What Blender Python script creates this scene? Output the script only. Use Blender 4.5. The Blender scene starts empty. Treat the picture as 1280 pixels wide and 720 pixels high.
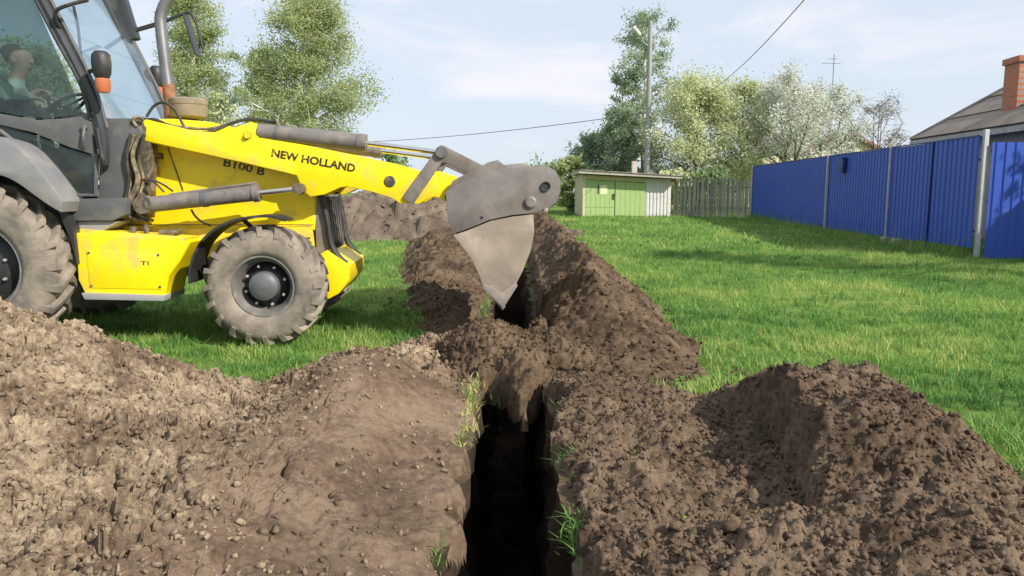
import bpy, bmesh, math, random
import numpy as np
from mathutils import Vector, Matrix, Euler

# ------------------------------------------------------------------ camera, sky, sun, exposure
scene = bpy.context.scene
COL = scene.collection
R = math.radians
CAM_Z, PITCH, FPX = 1.32, R(7.4), 924.0          # focal length in pixels of a 1280-wide frame
cam_data = bpy.data.cameras.new("camera")
cam_data.sensor_width = 36.0
cam_data.lens = 36.0 * FPX / 1280.0
cam_data.clip_start = 0.05
cam_data.clip_end = 3000.0
cam = bpy.data.objects.new("camera", cam_data)
cam.location = (0, 0, CAM_Z)
cam.rotation_euler = (R(90) - PITCH, 0, 0)
COL.objects.link(cam)
scene.camera = cam

SUN_EL = R(35.5)
SUN_AZ = math.atan2(0.79, -0.61)                  # clockwise from +Y: from the right and behind the camera
SUN_DIR = Vector((math.sin(SUN_AZ) * math.cos(SUN_EL), math.cos(SUN_AZ) * math.cos(SUN_EL), math.sin(SUN_EL)))
sun_data = bpy.data.lights.new("sun", 'SUN')
sun_data.energy = 5.0
sun_data.angle = R(0.5)
sun_data.color = (1.0, 0.93, 0.82)
sun = bpy.data.objects.new("sun", sun_data)
sun.rotation_euler = SUN_DIR.to_track_quat('Z', 'Y').to_euler()
COL.objects.link(sun)

world = bpy.data.worlds.new("World")
scene.world = world
world.use_nodes = True
wn, wl = world.node_tree.nodes, world.node_tree.links
wn.clear()
w_out = wn.new('ShaderNodeOutputWorld')
w_bg = wn.new('ShaderNodeBackground')
w_bg.inputs['Strength'].default_value = 0.103
w_sky = wn.new('ShaderNodeTexSky')
w_sky.sky_type = 'NISHITA'
w_sky.sun_disc = False
w_sky.sun_elevation = SUN_EL
w_sky.sun_rotation = SUN_AZ
w_sky.air_density = 1.0
w_sky.dust_density = 1.6
w_sky.ozone_density = 1.2
w_tc = wn.new('ShaderNodeTexCoord')
w_map = wn.new('ShaderNodeMapping')
w_map.inputs['Scale'].default_value = (1.0, 1.0, 3.2)
w_noise = wn.new('ShaderNodeTexNoise')
w_noise.inputs['Scale'].default_value = 3.3
w_noise.inputs['Detail'].default_value = 7.0
w_noise.inputs['Roughness'].default_value = 0.58
w_noise.inputs['Distortion'].default_value = 0.35
w_ramp = wn.new('ShaderNodeMapRange')
w_ramp.interpolation_type = 'SMOOTHSTEP'
w_ramp.inputs['From Min'].default_value = 0.47
w_ramp.inputs['From Max'].default_value = 0.72
w_ramp.inputs['To Min'].default_value = 0.0
w_ramp.inputs['To Max'].default_value = 0.6
w_veil = wn.new('ShaderNodeMix')
w_veil.data_type = 'RGBA'
w_veil.inputs['Factor'].default_value = 0.80          # thin high haze over the whole sky
w_veil.inputs['B'].default_value = (6.2, 7.0, 7.95, 1)
w_cloud = wn.new('ShaderNodeMix')
w_cloud.data_type = 'RGBA'
w_cloud.inputs['B'].default_value = (8.4, 7.85, 8.15, 1)
wl.new(w_tc.outputs['Generated'], w_map.inputs['Vector'])
wl.new(w_map.outputs['Vector'], w_noise.inputs['Vector'])
wl.new(w_noise.outputs['Fac'], w_ramp.inputs['Value'])
wl.new(w_sky.outputs['Color'], w_veil.inputs['A'])
wl.new(w_veil.outputs['Result'], w_cloud.inputs['A'])
wl.new(w_ramp.outputs['Result'], w_cloud.inputs['Factor'])
wl.new(w_cloud.outputs['Result'], w_bg.inputs['Color'])
wl.new(w_bg.outputs['Background'], w_out.inputs['Surface'])

scene.view_settings.view_transform = 'Standard'
scene.view_settings.look = 'None'
scene.view_settings.exposure = 0.32
scene.view_settings.gamma = 1.0
scene.view_settings.use_curve_mapping = False
scene.render.engine = 'CYCLES'

# ------------------------------------------------------------------ helpers
RNG = np.random.default_rng(11)
random.seed(11)

def ray(px, py):
    a, b = (px - 640.0) / FPX, (360.0 - py) / FPX
    c, s = math.cos(PITCH), math.sin(PITCH)
    return Vector((a, c + b * s, -s + b * c))

def at_depth(px, py, Y):
    d = ray(px, py)
    return Vector((0, 0, CAM_Z)) + d * (Y / d.y)

def tag(o, label=None, cat=None, group=None, kind=None):
    if label: o['label'] = label
    if cat: o['category'] = cat
    if group: o['group'] = group
    if kind: o['kind'] = kind
    return o

def empty(name, loc=(0, 0, 0), rz=0.0, parent=None):
    o = bpy.data.objects.new(name, None)
    o.location = loc
    o.rotation_euler = (0, 0, rz)
    o.empty_display_size = 0.2
    COL.objects.link(o)
    if parent: o.parent = parent
    return o

def link(name, me, mat, parent=None, loc=None):
    o = bpy.data.objects.new(name, me)
    if mat is not None and len(me.materials) == 0:
        me.materials.append(mat)
    COL.objects.link(o)
    if parent: o.parent = parent
    if loc is not None: o.location = loc
    return o

def np_mesh(name, V, F, smooth=False, attr=None):
    """mesh from numpy vertices (N,3) and faces (M,k)"""
    V = np.ascontiguousarray(V, dtype=np.float32)
    F = np.ascontiguousarray(F, dtype=np.int32)
    me = bpy.data.meshes.new(name)
    me.vertices.add(len(V))
    me.vertices.foreach_set('co', V.ravel())
    k = F.shape[1]
    me.loops.add(F.size)
    me.loops.foreach_set('vertex_index', F.ravel())
    me.polygons.add(len(F))
    me.polygons.foreach_set('loop_start', np.arange(0, F.size, k, dtype=np.int32))
    if smooth:
        me.polygons.foreach_set('use_smooth', np.ones(len(F), dtype=bool))
    if attr is not None:
        a = me.attributes.new('tone', 'FLOAT', 'POINT')
        a.data.foreach_set('value', np.ascontiguousarray(attr, dtype=np.float32))
    me.update(calc_edges=True)
    return me

class MB:
    """collects shapes into one mesh"""
    def __init__(self):
        self.bm = bmesh.new()
    def poly(self, pts):
        return self.bm.faces.new([self.bm.verts.new(p) for p in pts])
    def prism(self, pts2, y0, y1, f=None, bevel=0.0, seg=2):
        """polygon of (x,z) extruded along y from y0 to y1"""
        bm = self.bm
        area = sum(pts2[i][0] * pts2[(i + 1) % len(pts2)][1] - pts2[(i + 1) % len(pts2)][0] * pts2[i][1] for i in range(len(pts2)))
        if area < 0: pts2 = pts2[::-1]
        a = [bm.verts.new((p[0], y0, p[1])) for p in pts2]
        b = [bm.verts.new((p[0], y1, p[1])) for p in pts2]
        n = len(a)
        fs = [bm.faces.new(a), bm.faces.new(b[::-1])]
        for i in range(n):
            j = (i + 1) % n
            fs.append(bm.faces.new((a[j], a[i], b[i], b[j])))
        bmesh.ops.recalc_face_normals(bm, faces=fs)
        if bevel > 0:
            es = list({e for f_ in fs[:2] for e in f_.edges})
            if len(pts2) == 4: es = list({e for f_ in fs for e in f_.edges})
            bmesh.ops.bevel(bm, geom=es, offset=bevel, segments=seg, affect='EDGES', profile=0.6, clamp_overlap=True)
        return self
    def box(self, c, s, rot=None, bevel=0.0):
        m = Matrix.Translation(c) @ ((rot.to_matrix().to_4x4()) if rot else Matrix.Identity(4)) @ Matrix.Diagonal((s[0], s[1], s[2], 1))
        r = bmesh.ops.create_cube(self.bm, size=1.0, matrix=m)
        if bevel > 0:
            es = list({e for v in r['verts'] for e in v.link_edges})
            bmesh.ops.bevel(self.bm, geom=es, offset=bevel, segments=2, affect='EDGES', profile=0.6, clamp_overlap=True)
        return self
    def tube(self, pts, rad, n=10, caps=True):
        """swept circle along points; rad a number or a list"""
        bm = self.bm
        pts = [Vector(p) for p in pts]
        if not hasattr(rad, '__len__'): rad = [rad] * len(pts)
        rings, up = [], None
        for i, p in enumerate(pts):
            t = (pts[min(i + 1, len(pts) - 1)] - pts[max(i - 1, 0)])
            if t.length < 1e-9: t = Vector((0, 0, 1))
            t.normalize()
            if up is None:
                up = Vector((0, 0, 1)) if abs(t.z) < 0.9 else Vector((0, 1, 0))
            s = t.cross(up)
            if s.length < 1e-6: s = t.cross(Vector((1, 0, 0)))
            s.normalize()
            up = s.cross(t).normalized()
            rings.append([bm.verts.new(p + (s * math.cos(2 * math.pi * k / n) + up * math.sin(2 * math.pi * k / n)) * rad[i]) for k in range(n)])
        for a, b in zip(rings[:-1], rings[1:]):
            for k in range(n):
                bm.faces.new((a[k], a[(k + 1) % n], b[(k + 1) % n], b[k]))
        if caps:
            bm.faces.new(rings[0][::-1]); bm.faces.new(rings[-1])
        return self
    def lathe(self, prof, c=(0, 0, 0), axis='Y', n=40, caps=True):
        """profile of (radius, offset along the axis) turned about an axis through c"""
        bm = self.bm
        rings = []
        for r, h in prof:
            ring = []
            for k in range(n):
                a = 2 * math.pi * k / n
                if axis == 'Y': p = (c[0] + r * math.cos(a), c[1] + h, c[2] + r * math.sin(a))
                elif axis == 'Z': p = (c[0] + r * math.cos(a), c[1] + r * math.sin(a), c[2] + h)
                else: p = (c[0] + h, c[1] + r * math.cos(a), c[2] + r * math.sin(a))
                ring.append(bm.verts.new(p))
            rings.append(ring)
        fs = []
        for a, b in zip(rings[:-1], rings[1:]):
            for k in range(n):
                fs.append(bm.faces.new((a[k], a[(k + 1) % n], b[(k + 1) % n], b[k])))
        for ring, r in ((rings[0], prof[0][0]), (rings[-1], prof[-1][0])):
            if caps and r > 1e-4: fs.append(bm.faces.new(ring))
        bmesh.ops.recalc_face_normals(bm, faces=fs)
        return self
    def build(self, name, mat, parent=None, smooth=35, loc=None):
        me = bpy.data.meshes.new(name)
        bmesh.ops.remove_doubles(self.bm, verts=self.bm.verts, dist=1e-5)
        bmesh.ops.recalc_face_normals(self.bm, faces=self.bm.faces)
        self.bm.to_mesh(me)
        self.bm.free()
        if smooth:
            me.polygons.foreach_set('use_smooth', np.ones(len(me.polygons), dtype=bool))
            me.set_sharp_from_angle(angle=R(smooth))
        return link(name, me, mat, parent, loc)

def smooth_path(pts, n=6):
    pts = [Vector(p) for p in pts]
    if len(pts) < 3: return pts
    P = [pts[0] * 2 - pts[1]] + pts + [pts[-1] * 2 - pts[-2]]
    out = []
    for i in range(1, len(P) - 2):
        for k in range(n):
            t = k / n
            a, b, c, d = P[i - 1], P[i], P[i + 1], P[i + 2]
            out.append(0.5 * ((2 * b) + (c - a) * t + (2 * a - 5 * b + 4 * c - d) * t * t + (3 * b - a - 3 * c + d) * t ** 3))
    out.append(pts[-1])
    return out

# ---- noise on numpy arrays
def perlin(x, y, seed=0):
    x = np.asarray(x, dtype=np.float64); y = np.asarray(y, dtype=np.float64)
    xi = np.floor(x).astype(np.int64); yi = np.floor(y).astype(np.int64)
    xf, yf = x - xi, y - yi
    def g(ix, iy):
        h = (ix * 374761393 + iy * 668265263 + seed * 974634777) & 0xffffffff
        h = ((h ^ (h >> 13)) * 1274126177) & 0xffffffff
        return ((h ^ (h >> 16)) & 0xffff) * (2 * math.pi / 65536.0)
    def dot(ix, iy, fx, fy):
        a = g(ix, iy)
        return np.cos(a) * fx + np.sin(a) * fy
    u = xf * xf * xf * (xf * (xf * 6 - 15) + 10); v = yf * yf * yf * (yf * (yf * 6 - 15) + 10)
    n00, n10 = dot(xi, yi, xf, yf), dot(xi + 1, yi, xf - 1, yf)
    n01, n11 = dot(xi, yi + 1, xf, yf - 1), dot(xi + 1, yi + 1, xf - 1, yf - 1)
    return ((n00 * (1 - u) + n10 * u) * (1 - v) + (n01 * (1 - u) + n11 * u) * v) * 1.5

def fbm(x, y, scale, octv=4, seed=0, gain=0.5, billow=False):
    s, a, f = 0.0, 1.0, 1.0 / scale
    for o in range(octv):
        n = perlin(np.asarray(x) * f + 17.3 * o, np.asarray(y) * f - 9.1 * o, seed + o)
        if billow: n = np.abs(n) * 2 - 0.55
        s = s + a * n
        a *= gain; f *= 2.05
    return s

def sstep(a, b, x):
    t = np.clip((np.asarray(x, dtype=np.float64) - a) / (b - a), 0, 1)
    return t * t * (3 - 2 * t)

def graded(a, b, d0, d1):
    out, x = [a], a
    while x < b:
        x += d0 + (d1 - d0) * (x - a) / (b - a)
        out.append(min(x, b))
    return np.array(out)

# ------------------------------------------------------------------ materials
def new_mat(name):
    m = bpy.data.materials.new(name)
    m.use_nodes = True
    nt = m.node_tree
    b = nt.nodes['Principled BSDF']
    return m, nt, b

def noise_node(nt, scale, detail=5, rough=0.55, vec=None, dist=0.0):
    n = nt.nodes.new('ShaderNodeTexNoise')
    n.inputs['Scale'].default_value = scale
    n.inputs['Detail'].default_value = detail
    n.inputs['Roughness'].default_value = rough
    n.inputs['Distortion'].default_value = dist
    if vec is not None: nt.links.new(vec, n.inputs['Vector'])
    return n

def ramp_node(nt, fac, stops):
    r = nt.nodes.new('ShaderNodeValToRGB')
    els = r.color_ramp.elements
    while len(els) < len(stops): els.new(0.5)
    for e, (p, c) in zip(els, stops):
        e.position = p
        e.color = (c[0], c[1], c[2], 1)
    nt.links.new(fac, r.inputs['Fac'])
    return r

def mix_node(nt, fac, a, b, blend='MIX'):
    m = nt.nodes.new('ShaderNodeMix')
    m.data_type = 'RGBA'
    m.blend_type = blend
    for sock, v in (('Factor', fac), ('A', a), ('B', b)):
        if hasattr(v, 'is_linked') or hasattr(v, 'links'):
            nt.links.new(v, m.inputs[sock])
        else:
            m.inputs[sock].default_value = v if sock == 'Factor' else (v[0], v[1], v[2], 1)
    return m.outputs['Result']

def bump_node(nt, b, height, strength=0.3, dist=0.01):
    n = nt.nodes.new('ShaderNodeBump')
    n.inputs['Strength'].default_value = strength
    n.inputs['Distance'].default_value = dist
    nt.links.new(height, n.inputs['Height'])
    nt.links.new(n.outputs['Normal'], b.inputs['Normal'])

def coord(nt, which='Object'):
    return nt.nodes.new('ShaderNodeTexCoord').outputs[which]

def plain(name, col, rough=0.6, metal=0.0, var=0.0, scale=8.0, dust=None, dust_amt=0.5, dust_scale=3.0, bump=0.0, bscale=60.0, spec=None):
    """solid finish with mottling, optional patches of dust and fine relief"""
    m, nt, b = new_mat(name)
    v = coord(nt)
    b.inputs['Roughness'].default_value = rough
    b.inputs['Metallic'].default_value = metal
    if spec is not None: b.inputs['Specular IOR Level'].default_value = spec
    c = None
    if var > 0:
        n = noise_node(nt, scale, 6, 0.6, v)
        r = ramp_node(nt, n.outputs['Fac'], [(0.3, [x * (1 - var) for x in col]), (0.7, [min(1, x * (1 + var)) for x in col])])
        c = r.outputs['Color']
    if dust is not None:
        n2 = noise_node(nt, dust_scale, 8, 0.66, v, 0.4)
        mr = nt.nodes.new('ShaderNodeMapRange')
        mr.inputs['From Min'].default_value = 0.62 - dust_amt * 0.4
        mr.inputs['From Max'].default_value = 0.82 - dust_amt * 0.3
        mr.inputs['To Max'].default_value = 0.9
        nt.links.new(n2.outputs['Fac'], mr.inputs['Value'])
        c = mix_node(nt, mr.outputs['Result'], c if c is not None else col, dust)
        rr = nt.nodes.new('ShaderNodeMapRange')
        rr.inputs['To Min'].default_value = rough
        rr.inputs['To Max'].default_value = 0.95
        nt.links.new(mr.outputs['Result'], rr.inputs['Value'])
        nt.links.new(rr.outputs['Result'], b.inputs['Roughness'])
    if c is not None: nt.links.new(c, b.inputs['Base Color'])
    else: b.inputs['Base Color'].default_value = (col[0], col[1], col[2], 1)
    if bump > 0:
        n3 = noise_node(nt, bscale, 6, 0.6, v)
        bump_node(nt, b, n3.outputs['Fac'], bump, 0.01)
    return m

def soil_mat(name, dark, mid, light, seed=0.0, light_amt=0.5, fine=0.45, big=1.0):
    m, nt, b = new_mat(name)
    v0 = coord(nt)
    mp_ = nt.nodes.new('ShaderNodeMapping')
    mp_.inputs['Location'].default_value = (seed, seed * 1.7, 0)
    nt.links.new(v0, mp_.inputs['Vector'])
    v = mp_.outputs['Vector']
    n1 = noise_node(nt, 1.7, 6, 0.6, v, 0.6)
    n2 = noise_node(nt, 24.0, 8, 0.7, v)
    n3 = noise_node(nt, 150.0, 6, 0.7, v)
    add = nt.nodes.new('ShaderNodeMath'); add.operation = 'MULTIPLY_ADD'
    add.inputs[1].default_value = fine
    bg_ = nt.nodes.new('ShaderNodeMath'); bg_.operation = 'MULTIPLY'; bg_.inputs[1].default_value = big
    nt.links.new(n1.outputs['Fac'], bg_.inputs[0])
    nt.links.new(n2.outputs['Fac'], add.inputs[0]); nt.links.new(bg_.outputs['Value'], add.inputs[2])
    lo = 0.5 * (fine + big) - 0.105 + (0.5 - light_amt) * 0.2
    r = ramp_node(nt, add.outputs['Value'], [(lo - 0.16, dark), (lo, mid), (lo + 0.2, light)])
    c = mix_node(nt, 0.55, r.outputs['Color'], n3.outputs['Fac'], 'OVERLAY')
    nt.links.new(c, b.inputs['Base Color'])
    b.inputs['Roughness'].default_value = 0.95
    b.inputs['Specular IOR Level'].default_value = 0.15
    ad2 = nt.nodes.new('ShaderNodeMath'); ad2.operation = 'ADD'
    nt.links.new(n2.outputs['Fac'], ad2.inputs[0]); nt.links.new(n3.outputs['Fac'], ad2.inputs[1])
    bump_node(nt, b, ad2.outputs['Value'], 0.7, 0.012)
    return m

def leaf_mat(name, stops, trans=0.35, rough=0.6):
    m, nt, b = new_mat(name)
    a = nt.nodes.new('ShaderNodeAttribute'); a.attribute_name = 'tone'
    r = ramp_node(nt, a.outputs['Fac'], stops)
    nt.links.new(r.outputs['Color'], b.inputs['Base Color'])
    b.inputs['Roughness'].default_value = rough
    b.inputs['Specular IOR Level'].default_value = 0.25
    t = nt.nodes.new('ShaderNodeBsdfTranslucent')
    nt.links.new(r.outputs['Color'], t.inputs['Color'])
    mx = nt.nodes.new('ShaderNodeMixShader')
    mx.inputs['Fac'].default_value = trans
    out = nt.nodes['Material Output']
    nt.links.new(b.outputs['BSDF'], mx.inputs[1]); nt.links.new(t.outputs['BSDF'], mx.inputs[2])
    nt.links.new(mx.outputs['Shader'], out.inputs['Surface'])
    return m

def glass_mat(name, tint, gloss=0.12, haze=(0.3, 0.38, 0.36), haze_amt=0.12):
    m, nt, b = new_mat(name)
    nt.nodes.remove(b)
    out = nt.nodes['Material Output']
    tr = nt.nodes.new('ShaderNodeBsdfTransparent'); tr.inputs['Color'].default_value = (*tint, 1)
    gl = nt.nodes.new('ShaderNodeBsdfGlossy'); gl.inputs['Roughness'].default_value = 0.04
    df = nt.nodes.new('ShaderNodeBsdfDiffuse'); df.inputs['Color'].default_value = (*haze, 1)
    lw = nt.nodes.new('ShaderNodeLayerWeight'); lw.inputs['Blend'].default_value = 0.5
    fr = nt.nodes.new('ShaderNodeMath'); fr.operation = 'POWER'; fr.inputs[1].default_value = 5.0      # same from both faces of the pane
    nt.links.new(lw.outputs['Facing'], fr.inputs[0])
    n = noise_node(nt, 3.0, 7, 0.65, coord(nt), 0.5)
    mr = nt.nodes.new('ShaderNodeMapRange')
    mr.inputs['From Min'].default_value = 0.35; mr.inputs['From Max'].default_value = 0.75
    mr.inputs['To Min'].default_value = haze_amt * 0.4; mr.inputs['To Max'].default_value = haze_amt * 1.8
    nt.links.new(n.outputs['Fac'], mr.inputs['Value'])
    ad = nt.nodes.new('ShaderNodeMath'); ad.operation = 'ADD'; ad.inputs[1].default_value = gloss
    nt.links.new(fr.outputs['Value'], ad.inputs[0])
    m1 = nt.nodes.new('ShaderNodeMixShader'); m2 = nt.nodes.new('ShaderNodeMixShader')
    nt.links.new(mr.outputs['Result'], m1.inputs['Fac'])          # film of dust on the pane
    nt.links.new(tr.outputs['BSDF'], m1.inputs[1]); nt.links.new(df.outputs['BSDF'], m1.inputs[2])
    nt.links.new(ad.outputs['Value'], m2.inputs['Fac'])
    nt.links.new(m1.outputs['Shader'], m2.inputs[1]); nt.links.new(gl.outputs['BSDF'], m2.inputs[2])
    nt.links.new(m2.outputs['Shader'], out.inputs['Surface'])
    return m

DUST = (0.36, 0.28, 0.19)
M = {}
M['soil_left'] = soil_mat('dry_clay_soil', (0.085, 0.058, 0.039), (0.165, 0.118, 0.080), (0.39, 0.305, 0.21), 0.0, 0.25, 0.75, 0.8)
M['soil_bank'] = soil_mat('brown_bank_soil', (0.072, 0.047, 0.032), (0.122, 0.083, 0.057), (0.22, 0.158, 0.11), 2.0, 0.4, 0.6, 0.9)
M['clod_pale'] = soil_mat('pale_clay_clod', (0.16, 0.115, 0.075), (0.27, 0.205, 0.138), (0.48, 0.38, 0.26), 1.0, 0.4, 0.7, 0.7)
M['soil_right'] = soil_mat('brown_soil', (0.040, 0.027, 0.018), (0.084, 0.057, 0.038), (0.19, 0.136, 0.094), 3.0, 0.45, 0.7, 0.7)
M['soil_mid'] = soil_mat('fresh_brown_soil', (0.034, 0.022, 0.014), (0.072, 0.048, 0.031), (0.16, 0.113, 0.073), 5.0, 0.4, 0.7, 0.8)
M['soil_far'] = soil_mat('grey_brown_soil', (0.07, 0.052, 0.04), (0.115, 0.088, 0.068), (0.19, 0.15, 0.115), 8.0, 0.5)
M['trench_soil'] = soil_mat('shade_darkened_soil', (0.020, 0.014, 0.010), (0.042, 0.030, 0.021), (0.085, 0.06, 0.04), 12.0, 0.4)  # near-black soil colour stands in for the deep shade inside the trench
M['yellow'] = plain('yellow_paint', (0.86, 0.66, 0.005), 0.38, var=0.05, dust=(0.46, 0.35, 0.13), dust_amt=0.26, dust_scale=3.5)
M['yellow_dirty'] = plain('dusty_yellow_paint', (0.82, 0.61, 0.01), 0.5, var=0.08, dust=(0.42, 0.32, 0.14), dust_amt=0.42, dust_scale=5.0)
M['grey_panel'] = plain('grey_cab_plastic', (0.095, 0.098, 0.10), 0.5, var=0.08, dust=(0.19, 0.18, 0.155), dust_amt=0.25, dust_scale=3.0)
M['fender_grey'] = plain('light_grey_fender', (0.30, 0.30, 0.315), 0.5, var=0.06, dust=(0.36, 0.33, 0.29), dust_amt=0.35, dust_scale=4.0)
M['fender_dark'] = plain('grey_mudguard', (0.19, 0.19, 0.20), 0.5, var=0.06, dust=(0.27, 0.25, 0.22), dust_amt=0.35, dust_scale=4.0)
M['black'] = plain('black_plastic', (0.025, 0.025, 0.028), 0.5, var=0.2, dust=(0.16, 0.13, 0.10), dust_amt=0.2)
M['dark_frame'] = plain('dark_cab_frame', (0.032, 0.038, 0.042), 0.42, var=0.2, dust=(0.12, 0.11, 0.10), dust_amt=0.12)
M['greasy'] = plain('oily_metal', (0.07, 0.058, 0.045), 0.55, metal=0.2, var=0.35, dust=(0.30, 0.24, 0.16), dust_amt=0.45, dust_scale=9.0)
M['cyl'] = plain('grey_cylinder_paint', (0.15, 0.135, 0.13), 0.45, var=0.2, dust=(0.25, 0.21, 0.18), dust_amt=0.4, dust_scale=7.0)
M['chrome'] = plain('chromed_rod', (0.72, 0.68, 0.62), 0.22, metal=1.0, var=0.08)
M['steel'] = plain('worn_steel', (0.20, 0.178, 0.168), 0.55, metal=0.3, var=0.4, scale=3.0, dust=(0.16, 0.125, 0.10), dust_amt=0.30, dust_scale=2.2, bump=0.15, bscale=25)
M['steel_tan'] = plain('mud_polished_steel', (0.33, 0.275, 0.22), 0.55, metal=0.2, var=0.3, scale=2.5, dust=(0.21, 0.175, 0.145), dust_amt=0.45, dust_scale=3.0, bump=0.2, bscale=18)
M['edge_steel'] = plain('bare_edge_steel', (0.30, 0.265, 0.23), 0.5, metal=0.4, var=0.25, dust=(0.3, 0.24, 0.18), dust_amt=0.35)
M['tyre'] = plain('muddy_rubber', (0.085, 0.076, 0.068), 0.85, var=0.25, scale=5, dust=(0.30, 0.255, 0.205), dust_amt=0.78, dust_scale=4.0, bump=0.35, bscale=30)
M['rim'] = plain('dusty_rim', (0.20, 0.19, 0.18), 0.5, metal=0.3, var=0.2, dust=(0.32, 0.27, 0.22), dust_amt=0.35, dust_scale=8)
M['rim_dark'] = plain('black_wheel_disc', (0.018, 0.019, 0.022), 0.5, var=0.3, dust=(0.1, 0.085, 0.07), dust_amt=0.15)
M['hub'] = plain('grey_hub', (0.13, 0.135, 0.145), 0.5, metal=0.3, var=0.15, dust=(0.2, 0.17, 0.14), dust_amt=0.3, dust_scale=12)
M['bolt'] = plain('bolt_steel', (0.6, 0.58, 0.55), 0.4, metal=0.6)
M['hose'] = plain('dusty_hose', (0.10, 0.085, 0.055), 0.6, var=0.3, dust=(0.42, 0.33, 0.2), dust_amt=0.5, dust_scale=12)
M['hose_black'] = plain('black_hose', (0.03, 0.028, 0.025), 0.5, var=0.3, dust=(0.2, 0.16, 0.1), dust_amt=0.2)
M['letter'] = plain('worn_black_decal', (0.022, 0.02, 0.014), 0.5, dust=(0.72, 0.54, 0.02), dust_amt=0.22, dust_scale=16.0)
M['badge'] = plain('brown_badge', (0.12, 0.09, 0.03), 0.5, var=0.3)
M['orange_decal'] = plain('orange_decal', (0.70, 0.36, 0.01), 0.5)
M['orange_lens'] = plain('orange_lens', (0.50, 0.15, 0.07), 0.3, var=0.15)
M['lamp_lens'] = plain('lamp_lens', (0.7, 0.62, 0.45), 0.15, var=0.1)
M['exhaust'] = plain('exhaust_steel', (0.22, 0.22, 0.23), 0.42, metal=0.6, var=0.2, scale=5)
M['rust'] = plain('rusty_steel', (0.25, 0.12, 0.06), 0.8, var=0.4, scale=14)
M['cleaner'] = plain('dusty_brown_plastic', (0.19, 0.155, 0.11), 0.7, var=0.15, dust=(0.33, 0.27, 0.19), dust_amt=0.4)
M['glass_door'] = glass_mat('tinted_door_glass', (0.47, 0.56, 0.54), 0.05, (0.17, 0.22, 0.21), 0.08)
M['glass_screen'] = glass_mat('windscreen_glass', (0.90, 0.95, 0.97), 0.06, (0.5, 0.55, 0.6), 0.05)
M['interior'] = plain('cab_interior', (0.05, 0.055, 0.055), 0.7, var=0.2)
M['seat'] = plain('seat_fabric', (0.04, 0.042, 0.045), 0.9, var=0.2)
M['skin'] = plain('skin', (0.66, 0.40, 0.32), 0.55, var=0.05)
M['shirt'] = plain('white_shirt', (0.62, 0.66, 0.60), 0.85, var=0.06)
M['vest'] = plain('dark_green_vest', (0.05, 0.085, 0.07), 0.9, var=0.2)
M['trousers'] = plain('dark_trousers', (0.045, 0.05, 0.06), 0.9, var=0.2)
M['hair'] = plain('brown_hair', (0.10, 0.075, 0.06), 0.8, var=0.3)
M['blue'] = plain('blue_sheet_metal', (0.024, 0.075, 0.42), 0.42, var=0.05, scale=1.2, dust=(0.10, 0.11, 0.26), dust_amt=0.12)
M['blue_box'] = plain('dark_blue_box', (0.018, 0.026, 0.16), 0.4, var=0.1)
M['post_white'] = plain('white_post', (0.40, 0.41, 0.44), 0.6, var=0.15, scale=6, dust=(0.25, 0.24, 0.22), dust_amt=0.25)
M['concrete'] = plain('concrete', (0.33, 0.32, 0.30), 0.9, var=0.2, scale=5, bump=0.3)
M['green_door'] = plain('green_door_paint', (0.34, 0.48, 0.19), 0.6, var=0.08, scale=3, dust=(0.33, 0.38, 0.18), dust_amt=0.25)
M['cream'] = plain('cream_timber', (0.55, 0.50, 0.31), 0.75, var=0.12)
M['white_metal'] = plain('white_sheet_metal', (0.62, 0.61, 0.60), 0.5, var=0.06, dust=(0.4, 0.36, 0.32), dust_amt=0.25)
M['paper'] = plain('notice_paper', (0.66, 0.74, 0.42), 0.8)
M['slate'] = plain('grey_cement_sheet', (0.25, 0.205, 0.165), 0.9, var=0.25, scale=1.5, dust=(0.30, 0.25, 0.20), dust_amt=0.4, dust_scale=1.0)
M['roof_edge'] = plain('weathered_roof_board', (0.42, 0.38, 0.33), 0.85, var=0.2)
M['old_wood'] = plain('weathered_wood', (0.20, 0.205, 0.165), 0.9, var=0.25, scale=4, dust=(0.10, 0.14, 0.075), dust_amt=0.4, dust_scale=1.5)
M['wall'] = plain('beige_render', (0.36, 0.32, 0.25), 0.9, var=0.1, scale=2)
M['wall_yellow'] = plain('cream_wall', (0.62, 0.55, 0.40), 0.9, var=0.08, scale=1)
M['roof_brown'] = plain('brown_roof', (0.20, 0.12, 0.09), 0.9, var=0.2, scale=1)
M['white_frame'] = plain('white_frame', (0.70, 0.71, 0.70), 0.5)
M['dark_glass'] = plain('window_glass', (0.05, 0.06, 0.07), 0.08)
M['wire'] = plain('wire', (0.12, 0.12, 0.13), 0.6)
M['pole_concrete'] = plain('pole_concrete', (0.30, 0.31, 0.29), 0.9, var=0.15)
M['bark_birch'] = plain('birch_bark', (0.62, 0.59, 0.50), 0.85, var=0.35, scale=9)
M['bark'] = plain('grey_bark', (0.13, 0.11, 0.095), 0.9, var=0.3, scale=9)
M['leaf_birch'] = leaf_mat('birch_leaf', [(0, (0.22, 0.28, 0.10)), (0.5, (0.38, 0.45, 0.20)), (1, (0.54, 0.60, 0.33))], 0.5)
M['leaf_tall'] = leaf_mat('tall_birch_leaf', [(0, (0.20, 0.28, 0.18)), (0.5, (0.34, 0.44, 0.28)), (1, (0.50, 0.58, 0.40))], 0.5)
M['leaf_bush'] = leaf_mat('bush_leaf', [(0, (0.12, 0.19, 0.09)), (0.5, (0.25, 0.35, 0.16)), (1, (0.40, 0.49, 0.24))], 0.45)
M['leaf_pear'] = leaf_mat('pear_blossom', [(0, (0.20, 0.28, 0.10)), (0.3, (0.46, 0.52, 0.24)), (0.6, (0.70, 0.73, 0.46)), (1, (0.85, 0.86, 0.72))], 0.45)
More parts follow.
